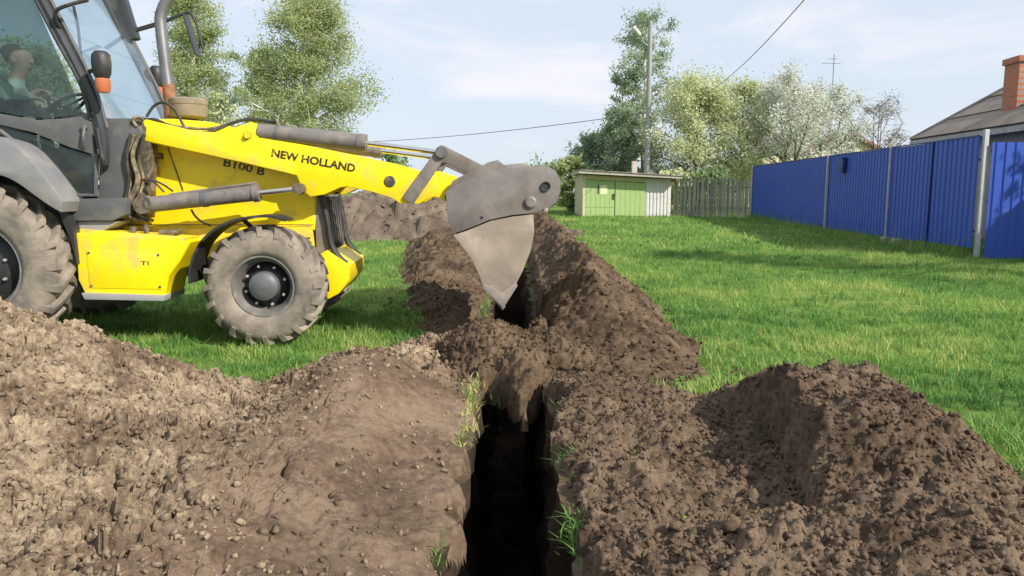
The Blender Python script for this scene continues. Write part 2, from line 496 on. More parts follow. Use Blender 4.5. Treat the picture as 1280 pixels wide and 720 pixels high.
M['leaf_cherry'] = leaf_mat('cherry_blossom', [(0, (0.28, 0.33, 0.20)), (0.3, (0.55, 0.58, 0.48)), (1, (0.80, 0.80, 0.76))], 0.35)
M['leaf_sparse'] = leaf_mat('budding_twig', [(0, (0.30, 0.27, 0.25)), (1, (0.62, 0.58, 0.55))], 0.3)
M['grass'] = leaf_mat('grass_blade', [(0, (0.045, 0.14, 0.035)), (0.4, (0.13, 0.285, 0.065)), (0.75, (0.29, 0.44, 0.10)), (1, (0.62, 0.58, 0.24))], 0.42, 0.55)

def brick_mat():
    m, nt, b = new_mat('orange_brickwork')
    br = nt.nodes.new('ShaderNodeTexBrick')
    br.inputs['Scale'].default_value = 1.0
    br.inputs['Brick Width'].default_value = 0.25
    br.inputs['Row Height'].default_value = 0.075
    br.inputs['Mortar Size'].default_value = 0.008
    br.inputs['Color1'].default_value = (0.52, 0.17, 0.075, 1)
    br.inputs['Color2'].default_value = (0.44, 0.13, 0.06, 1)
    br.inputs['Mortar'].default_value = (0.36, 0.27, 0.22, 1)
    mp_ = nt.nodes.new('ShaderNodeMapping'); mp_.inputs['Rotation'].default_value = (R(90), 0, 0)
    nt.links.new(coord(nt), mp_.inputs['Vector']); nt.links.new(mp_.outputs['Vector'], br.inputs['Vector'])
    nt.links.new(br.outputs['Color'], b.inputs['Base Color'])
    b.inputs['Roughness'].default_value = 0.9
    return m
M['brick'] = brick_mat()

def lawn_mat():
    m, nt, b = new_mat('lawn_soil')
    v = coord(nt)
    n1 = noise_node(nt, 0.35, 6, 0.6, v, 0.3); n2 = noise_node(nt, 7.0, 8, 0.7, v)
    r1 = ramp_node(nt, n1.outputs['Fac'], [(0.3, (0.09, 0.16, 0.035)), (0.55, (0.16, 0.24, 0.05)), (0.75, (0.25, 0.29, 0.08))])
    r2 = ramp_node(nt, n2.outputs['Fac'], [(0.3, (0.35, 0.35, 0.35)), (0.7, (0.62, 0.62, 0.62))])
    nt.links.new(mix_node(nt, 0.8, r1.outputs['Color'], r2.outputs['Color'], 'OVERLAY'), b.inputs['Base Color'])
    b.inputs['Roughness'].default_value = 0.95
    b.inputs['Specular IOR Level'].default_value = 0.1
    bump_node(nt, b, n2.outputs['Fac'], 0.8, 0.05)
    return m
M['lawn'] = lawn_mat()

# ------------------------------------------------------------------ ground, trench and spoil heaps
TR_W, TR_Y0, TR_Y1, TR_DEPTH = 0.235, -0.5, 13.0, 2.3

def base_ground(x, y):
    x = np.asarray(x, dtype=np.float64); y = np.asarray(y, dtype=np.float64)
    rough = 0.03 * fbm(x, y, 2.3, 3, 70) * sstep(0.35, 1.2, np.abs(x)) * (1 - sstep(40, 60, y))
    return 0.2 * sstep(14, 32, y) + rough

def lip(y, side):
    """half width of the trench at ground level"""
    return TR_W + 0.06 * fbm(np.asarray(y), np.zeros_like(np.asarray(y)) + side * 3.3, 0.45, 4, 31)

def axis_join(*parts):
    return np.unique(np.round(np.concatenate(parts), 4))

ys_tr = np.round(np.arange(TR_Y0, TR_Y1 + 1e-6, 0.05), 4)
gx = axis_join(-graded(0.3, 14, 0.15, 0.6), graded(0.3, 14, 0.15, 0.6), -graded(14, 700, 1.0, 90), graded(14, 700, 1.0, 90), np.array([-TR_W, TR_W]))
gy = axis_join(np.array([-60, -30, -15, -8, -4, -2, -1.0]), ys_tr, graded(13, 60, 0.3, 1.6), graded(60, 900, 3, 90))
GX, GY = np.meshgrid(gx, gy, indexing='ij')
GZ = base_ground(GX, GY)
iL = int(np.argmin(np.abs(gx + TR_W))); iR = int(np.argmin(np.abs(gx - TR_W)))
jA = int(np.argmin(np.abs(gy - TR_Y0))); jB = int(np.argmin(np.abs(gy - TR_Y1)))
GX[iL, jA:jB + 1] = -lip(gy[jA:jB + 1], 0)
GX[iR, jA:jB + 1] = lip(gy[jA:jB + 1], 1)
GZ[iL, jA:jB + 1] = 0; GZ[iR, jA:jB + 1] = 0
nx, ny = len(gx), len(gy)
II, JJ = np.meshgrid(np.arange(nx - 1), np.arange(ny - 1), indexing='ij')
keep = ~((II >= iL) & (II < iR) & (JJ >= jA) & (JJ < jB))
I0, J0 = II[keep], JJ[keep]
F = np.stack([I0 * ny + J0, (I0 + 1) * ny + J0, (I0 + 1) * ny + J0 + 1, I0 * ny + J0 + 1], 1)
ground = link('ground', np_mesh('ground', np.stack([GX.ravel(), GY.ravel(), GZ.ravel()], 1), F, True), M['lawn'])
ground.data.materials.append(M['soil_mid'])                       # bare earth along the trench
ground.data.polygons.foreach_set('material_index', ((np.abs(gx[I0] + 0.05) < 0.62) & (gy[J0] < TR_Y1)).astype(np.int32))
tag(ground, 'green lawn ground stretching from the trench to the sheds', 'ground', kind='structure')

def trench_mesh():
    V, Fs = [], []
    ts = np.concatenate([[0, 0.02], np.linspace(0.06, 1, 26)])
    for side, sg in ((0, -1), (1, 1)):
        base = sum(len(v) for v in V)
        Yg, Tg = np.meshgrid(gy[jA:jB + 1], ts, indexing='ij')
        X = sg * (lip(Yg, side) + (0.07 if side == 0 else 0.01) * sstep(0.0, 0.16, Tg) + (0.085 * fbm(Yg, Tg * TR_DEPTH, 0.35, 5, 41 + side) - 0.03 * Tg) * sstep(0, 0.12, Tg))
        Z = -Tg * TR_DEPTH
        V.append(np.stack([X.ravel(), Yg.ravel(), Z.ravel()], 1))
        a, b = Yg.shape
        i, j = np.meshgrid(np.arange(a - 1), np.arange(b - 1), indexing='ij'); i, j = i.ravel(), j.ravel()
        Fs.append(base + np.stack([i * b + j, (i + 1) * b + j, (i + 1) * b + j + 1, i * b + j + 1], 1))
    base = sum(len(v) for v in V)
    us = np.linspace(-0.55, 0.55, 17)
    Yg, Ug = np.meshgrid(gy[jA:jB + 1], us, indexing='ij')
    Z = -TR_DEPTH + 0.25 + 0.28 * fbm(Yg, Ug, 0.55, 4, 55) + 1.2 * Ug ** 2
    V.append(np.stack([Ug.ravel(), Yg.ravel(), Z.ravel()], 1))
    a, b = Yg.shape
    i, j = np.meshgrid(np.arange(a - 1), np.arange(b - 1), indexing='ij'); i, j = i.ravel(), j.ravel()
    Fs.append(base + np.stack([i * b + j, (i + 1) * b + j, (i + 1) * b + j + 1, i * b + j + 1], 1))
    base = sum(len(v) for v in V)
    for y in (TR_Y0, TR_Y1):
        V.append(np.array([[-0.7, y, -0.005], [0.7, y, -0.005], [0.7, y, -TR_DEPTH - 0.1], [-0.7, y, -TR_DEPTH - 0.1]]))
        Fs.append(np.array([[base, base + 1, base + 2, base + 3]])); base += 4
    return np_mesh('trench', np.concatenate(V), np.concatenate(Fs), True)
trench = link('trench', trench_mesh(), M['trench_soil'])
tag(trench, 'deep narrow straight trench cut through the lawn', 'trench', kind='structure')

# --- each heap: a height above the lawn; below about zero it is not there
def mound(x, y, cx, cy, rx, ry, h, rot=0.0, p=1.0):
    c, s = math.cos(rot), math.sin(rot)
    u, v = ((x - cx) * c + (y - cy) * s) / rx, (-(x - cx) * s + (y - cy) * c) / ry
    return h * np.exp(-(u * u + v * v) ** p)

def poly_mask(x, y, pts, soft):
    """smooth inside test: 1 inside a polygon, falling to 0 over `soft` outside/inside its edge"""
    d = np.full(np.shape(x), 1e9); inside = np.zeros(np.shape(x), dtype=bool)
    n = len(pts)
    for i in range(n):
        x0, y0 = pts[i]; x1, y1 = pts[(i + 1) % n]
        dx, dy = x1 - x0, y1 - y0
        t = np.clip(((x - x0) * dx + (y - y0) * dy) / (dx * dx + dy * dy), 0, 1)
        d = np.minimum(d, np.hypot(x - x0 - t * dx, y - y0 - t * dy))
        if y1 != y0:
            cond = ((y0 <= y) & (y1 > y)) | ((y1 <= y) & (y0 > y))
            inside ^= cond & (x < (x1 - x0) * (y - y0) / (y1 - y0) + x0)
    sd = np.where(inside, d, -d)
    return sstep(-soft, soft, sd), sd

def plates(x, y, size, seed):
    """cracked clods: every cell has its own height and tilt; returns height in cell units and distance to the nearest crack"""
    u, v = x / size + 0.35 * fbm(x, y, size * 1.3, 2, seed + 5), y / size + 0.35 * fbm(x, y, size * 1.3, 2, seed + 6)
    iu, iv = np.floor(u).astype(np.int64), np.floor(v).astype(np.int64)
    f1 = np.full(np.shape(u), 9.0); f2 = f1.copy(); hb = np.zeros(np.shape(u))
    def rnd(a, b, k):
        h = (a * 73856093 + b * 19349663 + (seed + k) * 83492791) & 0xffffffff
        h = ((h ^ (h >> 13)) * 1274126177) & 0xffffffff
        return ((h ^ (h >> 16)) & 0xffff) / 65536.0
    for da in (-1, 0, 1):
        for db in (-1, 0, 1):
            a, b = iu + da, iv + db
            px, py = a + 0.1 + 0.8 * rnd(a, b, 1), b + 0.1 + 0.8 * rnd(a, b, 2)
            d = np.hypot(u - px, v - py)
            hc = rnd(a, b, 3) - 0.5 + (u - px) * (rnd(a, b, 4) - 0.5) * 1.1 + (v - py) * (rnd(a, b, 5) - 0.5) * 1.1
            closer = d < f1
            f2 = np.where(closer, f1, np.minimum(f2, d))
            hb = np.where(closer, hc, hb)
            f1 = np.where(closer, d, f1)
    return hb, f2 - f1

def h_left(x, y):
    wob = 0.10 * fbm(x, y, 0.9, 3, 3)
    m, sd = poly_mask(x + wob, y + wob, [(0.4, -1), (0.4, 6.3), (-0.42, 6.75), (-1.0, 6.35), (-1.38, 5.75), (-1.62, 5.05), (-2.0, 5.0), (-2.4, 5.15), (-3.2, 5.5), (-4.6, 5.7), (-6, 5.0), (-6, -1)], 0.24)
    h = 0.085 + 0.60 * mound(x, y, -3.1, 3.95, 1.0, 1.0, 1.0, 0.0, 1.3) + 0.10 * mound(x, y, -2.1, 2.4, 0.9, 1.0, 1.0) + 0.23 * mound(x, y, -0.92, 4.3, 0.50, 0.95, 1.0, 0.1, 1.2) + 0.12 * mound(x, y, -1.0, 2.7, 0.6, 0.9, 1.0) - 0.06 * mound(x, y, -1.7, 4.4, 0.4, 0.5, 1.0)
    h = h * (0.55 + 0.45 * sstep(-0.22, -0.8, x))          # bank falling to the trench lip
    h = h + 0.05 * fbm(x, y, 0.75, 4, 5) * sstep(-0.25, -0.6, x)
    smooth_face = sstep(-1.65, -0.75, x + 0.25 * fbm(x, y, 0.5, 3, 9)) * (1 - sstep(4.6, 5.2, y)) * sstep(1.9, 2.3, y + 0.4 * (x + 1))
    h = h + (1 - 0.6 * smooth_face) * (0.026 * fbm(x, y, 0.2, 4, 6, 0.55, True)) + (0.010 - 0.007 * smooth_face) * fbm(x, y, 0.05, 3, 7)
    patch = (1 - 0.86 * smooth_face) * sstep(-0.35, 0.25, fbm(x, y, 0.6, 3, 61) + 0.15)
    for size, amp, sd_ in ((0.15, 0.068, 62), (0.062, 0.026, 63), (0.028, 0.011, 64)):
        hb, cr = plates(x, y, size, sd_)
        h = h + patch * amp * (hb - 0.75 * (1 - sstep(0.0, 0.20, cr)))
    edge = sstep(-TR_W + 0.03, -TR_W - 0.05, x - 0.075 * fbm(y, x, 0.3, 4, 8))
    return (h - 0.015) * m - (1 - m) * 0.13 - (1 - edge) * 0.22

def h_right(x, y):
    wob = 0.09 * fbm(x, y, 0.8, 3, 13)
    m, sd = poly_mask(x + wob, y + wob, [(-0.4, -1), (-0.4, 5.1), (0.9, 4.95), (1.2, 4.6), (1.7, 4.45), (2.15, 4.0), (2.32, 3.4), (2.36, 2.6), (2.45, 1.5), (2.6, -1)], 0.22)
    big = 0.32 * mound(x, y, 1.60, 3.5, 0.58, 0.80, 1.0, 0.0, 2.2) + 0.20 * mound(x, y, 1.35, 2.2, 0.85, 0.7, 1.0, 0.0, 1.3)
    h = 0.075 + big
    hollow = sstep(1.31, 1.17, x + 0.12 * fbm(y, x, 0.35, 4, 16) - 0.10 * np.sin((y - 2.9) * 2.6)) * sstep(2.55, 2.8, y) * (1 - sstep(4.3, 4.6, y)) * sstep(0.45, 0.7, x)
    h = h * (1 - 0.84 * hollow) + 0.035 * hollow + 0.05 * hollow * (1 - hollow) * 4 * fbm(x, y, 0.22, 4, 66)
    h = h + 0.09 * mound(x, y, 0.80, 3.85, 0.26, 0.2, 1.0) + 0.10 * mound(x, y, 0.72, 3.25, 0.22, 0.13, 1.0, 0.35) + 0.10 * mound(x, y, 0.55, 4.45, 0.35, 0.4, 1.0)
    for size, amp, sd_ in ((0.11, 0.024, 67), (0.045, 0.014, 68)):
        hb, cr = plates(x, y, size, sd_)
        h = h + amp * (hb - 0.5 * (1 - sstep(0.0, 0.25, cr))) * sstep(-0.3, 0.4, fbm(x, y, 0.5, 3, 69))
    h = h + 0.045 * fbm(x, y, 0.5, 4, 15) + 0.024 * fbm(x, y, 0.16, 4, 17, 0.55, True) + 0.009 * fbm(x, y, 0.045, 3, 18)
    edge = sstep(TR_W - 0.03, TR_W + 0.07, x + 0.10 * fbm(y, x, 0.3, 4, 19))
    return (h - 0.015) * m - (1 - m) * 0.13 - (1 - edge) * 0.25

def h_bridge(x, y):
    h = 0.30 * mound(x, y, 0.10, 5.6, 0.50, 0.50, 1.0, 0.2, 1.5) + 0.24 * mound(x, y, -0.42, 6.05, 0.34, 0.42, 1.0) + 0.18 * mound(x, y, -0.35, 5.5, 0.35, 0.4, 1.0)
    h = h + 0.20 * mound(x, y, 0.07, 4.85, 0.16, 0.40, 1.0, 0.05, 1.3) + 0.20 * mound(x, y, 0.62, 5.35, 0.45, 0.45, 1.0) + 0.30 * mound(x, y, 0.26, 6.6, 0.16, 0.5, 1.0)
    drop = sstep(5.02, 4.84, y + 0.42 * np.exp(-((x - 0.07) / 0.09) ** 2) + 0.16 * fbm(x, y, 0.22, 3, 28)) * sstep(TR_W + 0.05, TR_W - 0.05, np.abs(x))
    h = h + 0.04 * fbm(x, y, 0.4, 4, 23) + 0.026 * fbm(x, y, 0.12, 4, 24, 0.55, True) + 0.008 * fbm(x, y, 0.04, 3, 25)
    return h - 0.125 - 2.0 * drop ** 1.6

def h_ridge(x, y):
    wob = 0.12 * fbm(x, y, 1.1, 3, 33)
    cx = 0.84 + 0.10 * fbm(y, x * 0, 2.5, 3, 34)
    half = 0.80 + 0.10 * fbm(y, x * 0 + 5, 1.6, 3, 35)
    u = np.abs(x + wob - cx) / half
    prof = np.clip(1 - u, -0.4, 1) ** 1.0
    near = sstep(5.15, 7.2, y + 0.35 * (x - 0.8))
    far = 1 - sstep(34, 40, y)
    h = (0.62 + 0.09 * fbm(y, x * 0 + 9, 1.8, 3, 36)) * prof * (0.12 + 0.88 * near) * far - (1 - near) * 0.02 - (1 - far) * 0.2 - (y < 4.9) * 0.3
    h = h + (0.05 * fbm(x, y, 0.5, 4, 37) + 0.03 * fbm(x, y, 0.15, 4, 38, 0.55, True)) * (0.4 + 0.6 * sstep(0.05, 0.3, h)) + 0.009 * fbm(x, y, 0.05, 3, 39)
    edge = sstep(TR_W - 0.02, TR_W + 0.14, x)
    return h - (1 - edge) * 0.35 - 0.015

def h_spread(x, y):
    wob = 0.14 * fbm(x, y, 0.9, 3, 43)
    m, sd = poly_mask(x + wob, y + wob, [(-0.25, 6.5), (-0.95, 6.6), (-1.05, 7.4), (-1.3, 8.6), (-1.75, 11.0), (-2.1, 14), (-2.6, 18.5), (-0.2, 20), (0.2, 14)], 0.55)
    h = 0.08 + 0.06 * mound(x, y, -0.55, 7.6, 0.4, 0.9, 1.0) + 0.22 * mound(x, y, -1.0, 12.5, 0.8, 2.5, 1.0) + 0.4 * mound(x, y, -1.3, 17, 1.0, 2.5, 1.0)
    h = h + 0.06 * fbm(x, y, 0.5, 4, 44) + 0.03 * fbm(x, y, 0.16, 4, 45, 0.55, True)
    edge = sstep(-TR_W + 0.02, -TR_W - 0.14, x) + (y > TR_Y1)
    return h * m - (1 - m) * 0.2 - (1 - np.clip(edge, 0, 1)) * 0.35 - 0.02

def h_far(x, y):
    h = 1.28 * mound(x, y, -4.6, 21.5, 3.0, 1.9, 1.0, 0.0, 1.5) + 0.95 * mound(x, y, -1.7, 21.0, 1.9, 1.6, 1.0, 0.0, 1.4) + 0.5 * mound(x, y, 0.6, 22.5, 1.4, 1.6, 1.0)
    h = h + 0.16 * fbm(x, y, 1.2, 5, 53) + 0.06 * fbm(x, y, 0.35, 4, 54, 0.55, True)
    return h - 0.2

def stamp(X, Y, Hh, n, rmin, rmax, seed, region, power=2.2, gate=None, blocky=0.4):
    """press rounded clods of earth into a height grid"""
    rng = np.random.default_rng(seed)
    tl_ = 0.3 + 0.08 * blocky
    xa, ya = X[:, 0], Y[0, :]
    for _ in range(n):
        cx, cy = rng.uniform(region[0], region[1]), rng.uniform(region[2], region[3])
        if gate is not None and rng.random() > gate(cx, cy): continue
        r = rmin + (rmax - rmin) * rng.random() ** power
        i0, i1 = np.searchsorted(xa, cx - r), np.searchsorted(xa, cx + r)
        j0, j1 = np.searchsorted(ya, cy - r), np.searchsorted(ya, cy + r)
        if i1 - i0 < 2 or j1 - j0 < 2: continue
        ci, cj = (i0 + i1) // 2, (j0 + j1) // 2
        hc = Hh[min(ci, Hh.shape[0] - 1), min(cj, Hh.shape[1] - 1)]
        if hc < 0.0: continue
        xx, yy = X[i0:i1, j0:j1] - cx, Y[i0:i1, j0:j1] - cy
        a = rng.uniform(0, math.pi); e = rng.uniform(0.65, 1.0)
        u = xx * math.cos(a) + yy * math.sin(a); v = (-xx * math.sin(a) + yy * math.cos(a)) / e
        ang = np.arctan2(v, u)
        rr = r * (1 + 0.16 * np.sin(3 * ang + rng.uniform(0, 6)) + 0.1 * np.sin(5 * ang + rng.uniform(0, 6)))
        d = np.hypot(u, v) / rr
        ex_ = 2.4 + blocky * rng.random()
        b = hc - 0.25 * r + r * rng.uniform(0.5, 0.95) * np.sqrt(np.clip(1 - d ** ex_, 0, 1)) + (u * rng.uniform(-tl_, tl_) + v * rng.uniform(-tl_, tl_))
        w = Hh[i0:i1, j0:j1]
        Hh[i0:i1, j0:j1] = np.where(d < 1, np.maximum(w, b), w)

def ico(sub, seed, rough=0.22):
    bm = bmesh.new()
    bmesh.ops.create_icosphere(bm, subdivisions=sub, radius=1.0)
    V = np.array([v.co[:] for v in bm.verts]); Fc = np.array([[v.index for v in f.verts] for f in bm.faces])
    bm.free()
    rng = np.random.default_rng(seed)
    low = V @ rng.normal(size=(3, 4))
    V = V * (1 + 0.18 * np.sin(low * 1.6 + rng.uniform(0, 6, 4)).mean(1, keepdims=True) * 2 + rng.uniform(-rough, rough, (len(V), 1)))
    V = V * np.array([1.0, rng.uniform(0.7, 0.95), rng.uniform(0.5, 0.8)])
    return V, Fc

def shard(seed, n):
    """angular lump: hull of random points"""
    rng = np.random.default_rng(seed)
    pts = rng.normal(size=(n, 3)); pts /= np.linalg.norm(pts, axis=1, keepdims=True)
    pts *= rng.uniform(0.72, 1.08, (n, 1)) * np.array([1.0, rng.uniform(0.65, 0.95), rng.uniform(0.5, 0.8)])
    bm = bmesh.new()
    for q in pts: bm.verts.new(q)
    res = bmesh.ops.convex_hull(bm, input=bm.verts)
    bmesh.ops.delete(bm, geom=[v for v in res['geom_interior'] if isinstance(v, bmesh.types.BMVert)], context='VERTS')
    bmesh.ops.triangulate(bm, faces=bm.faces)
    bm.verts.index_update()
    V = np.array([v.co[:] for v in bm.verts]); Fc = np.array([[v.index for v in f.verts] for f in bm.faces])
    bm.free()
    return V, Fc
CRUMB = [shard(100 + k, 8) for k in range(12)]
CLOD_ME = [shard(300 + k, 22) for k in range(12)]

def rand_rot(rng, n):
    q = rng.normal(size=(n, 4)); q /= np.linalg.norm(q, axis=1, keepdims=True)
    w, x, y, z = q.T
    return np.stack([np.stack([1 - 2 * (y * y + z * z), 2 * (x * y - z * w), 2 * (x * z + y * w)], 1),
                     np.stack([2 * (x * y + z * w), 1 - 2 * (x * x + z * z), 2 * (y * z - x * w)], 1),
                     np.stack([2 * (x * z - y * w), 2 * (y * z + x * w), 1 - 2 * (x * x + y * y)], 1)], 1)

HEAPS = []
def heap(name, fn, xa, ya, mat, label, seed, stamps, n_clod, clod_r, n_crumb, crumb_r, floor_in_trench=False, clod_gate=None, crumb_out=0.12, blocky=0.4, smooth=False, clod_mat=None, bank=None):
    X, Y = np.meshgrid(xa, ya, indexing='ij')
    Hh = fn(X, Y)
    for (n, r0, r1) in stamps:
        stamp(X, Y, Hh, n, r0, r1, seed + n, (xa[0], xa[-1], ya[0], ya[-1]), gate=clod_gate, blocky=blocky)
    G = base_ground(X, Y)
    keepv = Hh > -0.03
    if floor_in_trench:
        Hh = np.maximum(Hh, -0.16 + 0.025 * fbm(X, Y, 0.1, 2, 29))
        keepv |= (np.abs(X) < TR_W + 0.05) & (Hh > -0.11)
    a, b = X.shape
    kc = keepv[:-1, :-1] | keepv[1:, :-1] | keepv[1:, 1:] | keepv[:-1, 1:]
    I, J = np.nonzero(kc)
    Fq = np.stack([I * b + J, (I + 1) * b + J, (I + 1) * b + J + 1, I * b + J + 1], 1)
    used = np.unique(Fq)
    remap = np.full(a * b, -1, dtype=np.int64); remap[used] = np.arange(len(used))
    V = np.stack([X.ravel(), Y.ravel(), (G + Hh).ravel()], 1)[used]
    o = link(name, np_mesh(name, V, remap[Fq], smooth), mat)
    tag(o, label, 'soil heap', 'heaps of dug soil along the trench')
    if bank is not None:                                  # a share of browner, finer earth
        o.data.materials.append(M['soil_bank'])
        bx_ = bank(X[I, J], Y[I, J])
        mi_ = np.random.default_rng(seed + 5).random(len(I)) < sstep(0.25, 0.75, bx_ + 0.55 * fbm(X[I, J], Y[I, J], 0.4, 5, seed + 6))
        o.data.polygons.foreach_set('material_index', mi_.astype(np.int32))
        o.data.polygons.foreach_set('use_smooth', bx_ > 0.97)
    rng = np.random.default_rng(seed + 999)
    def sample(n, lo):
        pts = []
        tries = 0
        while len(pts) < n and tries < n * 40:
            tries += 1
            i, j = rng.integers(1, a - 2), rng.integers(1, b - 2)
            dy = ya[j + 1] - ya[j]
            if rng.random() > dy / (ya[-1] - ya[-2] + 1e-9) + 0.15: continue
            if Hh[i, j] < lo: continue
            if clod_gate is not None and rng.random() > clod_gate(X[i, j], Y[i, j]): continue
            if floor_in_trench and abs(X[i, j]) < TR_W + 0.08 and (Hh[i, j] < 0.02 or Y[i, j] < 5.1): continue
            z = G[i, j] + max(Hh[i, j], 0.0)
            pts.append((X[i, j], Y[i, j], z))
        return np.array(pts).reshape(-1, 3)
    # clods one can pick apart: parts
    shared = {}
    for p in sample(n_clod, 0.02):
        if bank is not None and bank(p[0], p[1]) > 0.55: continue
        r = clod_r[0] + (clod_r[1] - clod_r[0]) * rng.random() ** 2.0
        k = int(rng.integers(len(CLOD_ME)))
        if k not in shared:
            me = np_mesh('soil_clod', CLOD_ME[k][0], CLOD_ME[k][1], False)
            me.materials.append(clod_mat or mat); shared[k] = me
        c = bpy.data.objects.new('soil_clod', shared[k])
        COL.objects.link(c)
        c.location = (p[0], p[1], p[2] + r * 0.15)
        c.scale = (r, r, r)
        c.rotation_euler = (rng.uniform(-0.6, 0.6), rng.uniform(-0.6, 0.6), rng.uniform(0, 6.28))
        c.parent = o
    # crumbs: too many to count
    P = sample(n_crumb, -crumb_out)
    if len(P):
        inside = np.abs(P[:, 0]) > TR_W + 0.02
        if not floor_in_trench: P = P[inside | (P[:, 1] > TR_Y1)]
        n = len(P)
        rad = crumb_r[0] + (crumb_r[1] - crumb_r[0]) * rng.random(n) ** 3.0
        rot = rand_rot(rng, n)
        kind = rng.integers(len(CRUMB), size=n)
        Vs, Fs, off = [], [], 0
        for k, (cv, cf) in enumerate(CRUMB):
            s = np.nonzero(kind == k)[0]
            if not len(s): continue
            vv = np.einsum('nij,vj->nvi', rot[s], cv) * rad[s][:, None, None] + P[s][:, None, :] + np.array([0, 0, 0.25]) * rad[s][:, None, None]
            Vs.append(vv.reshape(-1, 3))
            Fs.append((cf[None] + (np.arange(len(s)) * len(cv))[:, None, None] + off).reshape(-1, 3))
            off += len(s) * len(cv)
        c = link('soil_crumbs', np_mesh('soil_crumbs', np.concatenate(Vs), np.concatenate(Fs), False), mat, o)
        c['kind'] = 'stuff'
    HEAPS.append((xa, ya, Hh))
    return o

bank_left = lambda x, y: sstep(-1.75, -0.75, x) * (1 - sstep(4.9, 5.6, y))
rough_left = lambda x, y: 0.16 + 0.84 * float(1 - sstep(-1.6, -0.8, x) * (1 - sstep(4.5, 5.1, y)) * 0.98)
heap('soil_heap', h_left, np.arange(-4.1, -0.17, 0.0095), graded(1.0, 7.0, 0.0075, 0.017), M['soil_left'],
     'large pale clay soil heap filling the left foreground beside the trench', 1000,
     [(160, 0.03, 0.08), (5000, 0.007, 0.03)], 240, (0.016, 0.055), 24000, (0.005, 0.028), clod_gate=rough_left, blocky=5.0, clod_mat=M['clod_pale'], bank=bank_left)
heap('soil_heap', h_right, np.arange(0.2, 2.85, 0.0085), graded(1.0, 5.3, 0.007, 0.014), M['soil_right'],
     'brown crumbly soil mound in the right foreground with a shaded hollow', 2000,
     [(50, 0.03, 0.06), (2500, 0.006, 0.022)], 110, (0.016, 0.042), 20000, (0.005, 0.025))
heap('soil_heap', h_bridge, np.arange(-1.1, 1.35, 0.009), graded(4.0, 7.0, 0.011, 0.015), M['soil_mid'],
     'loose clump of brown soil bridging the trench in front of the bucket', 3000,
     [(1500, 0.012, 0.04)], 60, (0.02, 0.045), 7000, (0.006, 0.028), floor_in_trench=True)
heap('soil_heap', h_ridge, np.arange(0.15, 2.1, 0.017), graded(4.7, 42.0, 0.017, 0.25), M['soil_mid'],
     'long brown ridge of dug soil along the right side of the trench', 4000,
     [(1800, 0.025, 0.075)], 80, (0.025, 0.065), 8000, (0.008, 0.035))
heap('soil_heap', h_spread, np.arange(-3.3, 0.0, 0.022), graded(6.2, 20.5, 0.02, 0.08), M['soil_mid'],
     'low spread of loose soil left of the trench under the raised bucket', 5000,
     [(1500, 0.025, 0.09)], 40, (0.03, 0.07), 5000, (0.008, 0.03))
heap('soil_heap', h_far, np.arange(-9.5, 3.2, 0.06), np.arange(17.5, 25.5, 0.06), M['soil_far'],
     'grey brown soil heap in the distance behind the loader arm', 6000,
     [(500, 0.08, 0.28)], 40, (0.07, 0.16), 1500, (0.02, 0.07))

def heap_height(x, y):
    """greatest height of any heap above the lawn at points x, y"""
    out = np.full(len(x), -1.0)
    for xa, ya, Hh in HEAPS:
        i = np.clip(np.searchsorted(xa, x), 0, len(xa) - 1); j = np.clip(np.searchsorted(ya, y), 0, len(ya) - 1)
        ok = (x > xa[0]) & (x < xa[-1]) & (y > ya[0]) & (y < ya[-1])
        out = np.where(ok, np.maximum(out, Hh[i, j]), out)
    return out

# ------------------------------------------------------------------ grass
def blades(name, x, y, z, hgt, wid, lean, tone, segs, seed):
    rng = np.random.default_rng(seed)
    n = len(x)
    az = rng.uniform(0, 2 * math.pi, n)
    dirx, diry = np.cos(az), np.sin(az)
    face = az + math.pi / 2 + rng.normal(0, 0.5, n)
    sx, sy = np.cos(face), np.sin(face)
    levels = [0.0, 0.5, 1.0] if segs == 2 else [0.0, 1.0]
    V, T = [], []
    for t in levels:
        cx = x + dirx * lean * hgt * t * t; cy = y + diry * lean * hgt * t * t
        cz = z + hgt * t * (1 - 0.25 * lean * t)
        if t < 1:
            w = wid * (1 - 0.35 * t) * 0.5
            V += [np.stack([cx - sx * w, cy - sy * w, cz], 1), np.stack([cx + sx * w, cy + sy * w, cz], 1)]
            T += [tone, tone]
        else:
            V.append(np.stack([cx, cy, cz], 1)); T.append(tone)
    k = len(V)
    V = np.stack(V, 1).reshape(-1, 3); T = np.stack(T, 1).ravel()
    o = (np.arange(n) * k)[:, None]
    if segs == 2:
        Fq = np.concatenate([o + np.array([[0, 1, 3]]), o + np.array([[0, 3, 2]]), o + np.array([[2, 3, 4]])])
    else:
        Fq = o + np.array([[0, 1, 2]])
    return np_mesh(name, V, Fq, False, T)

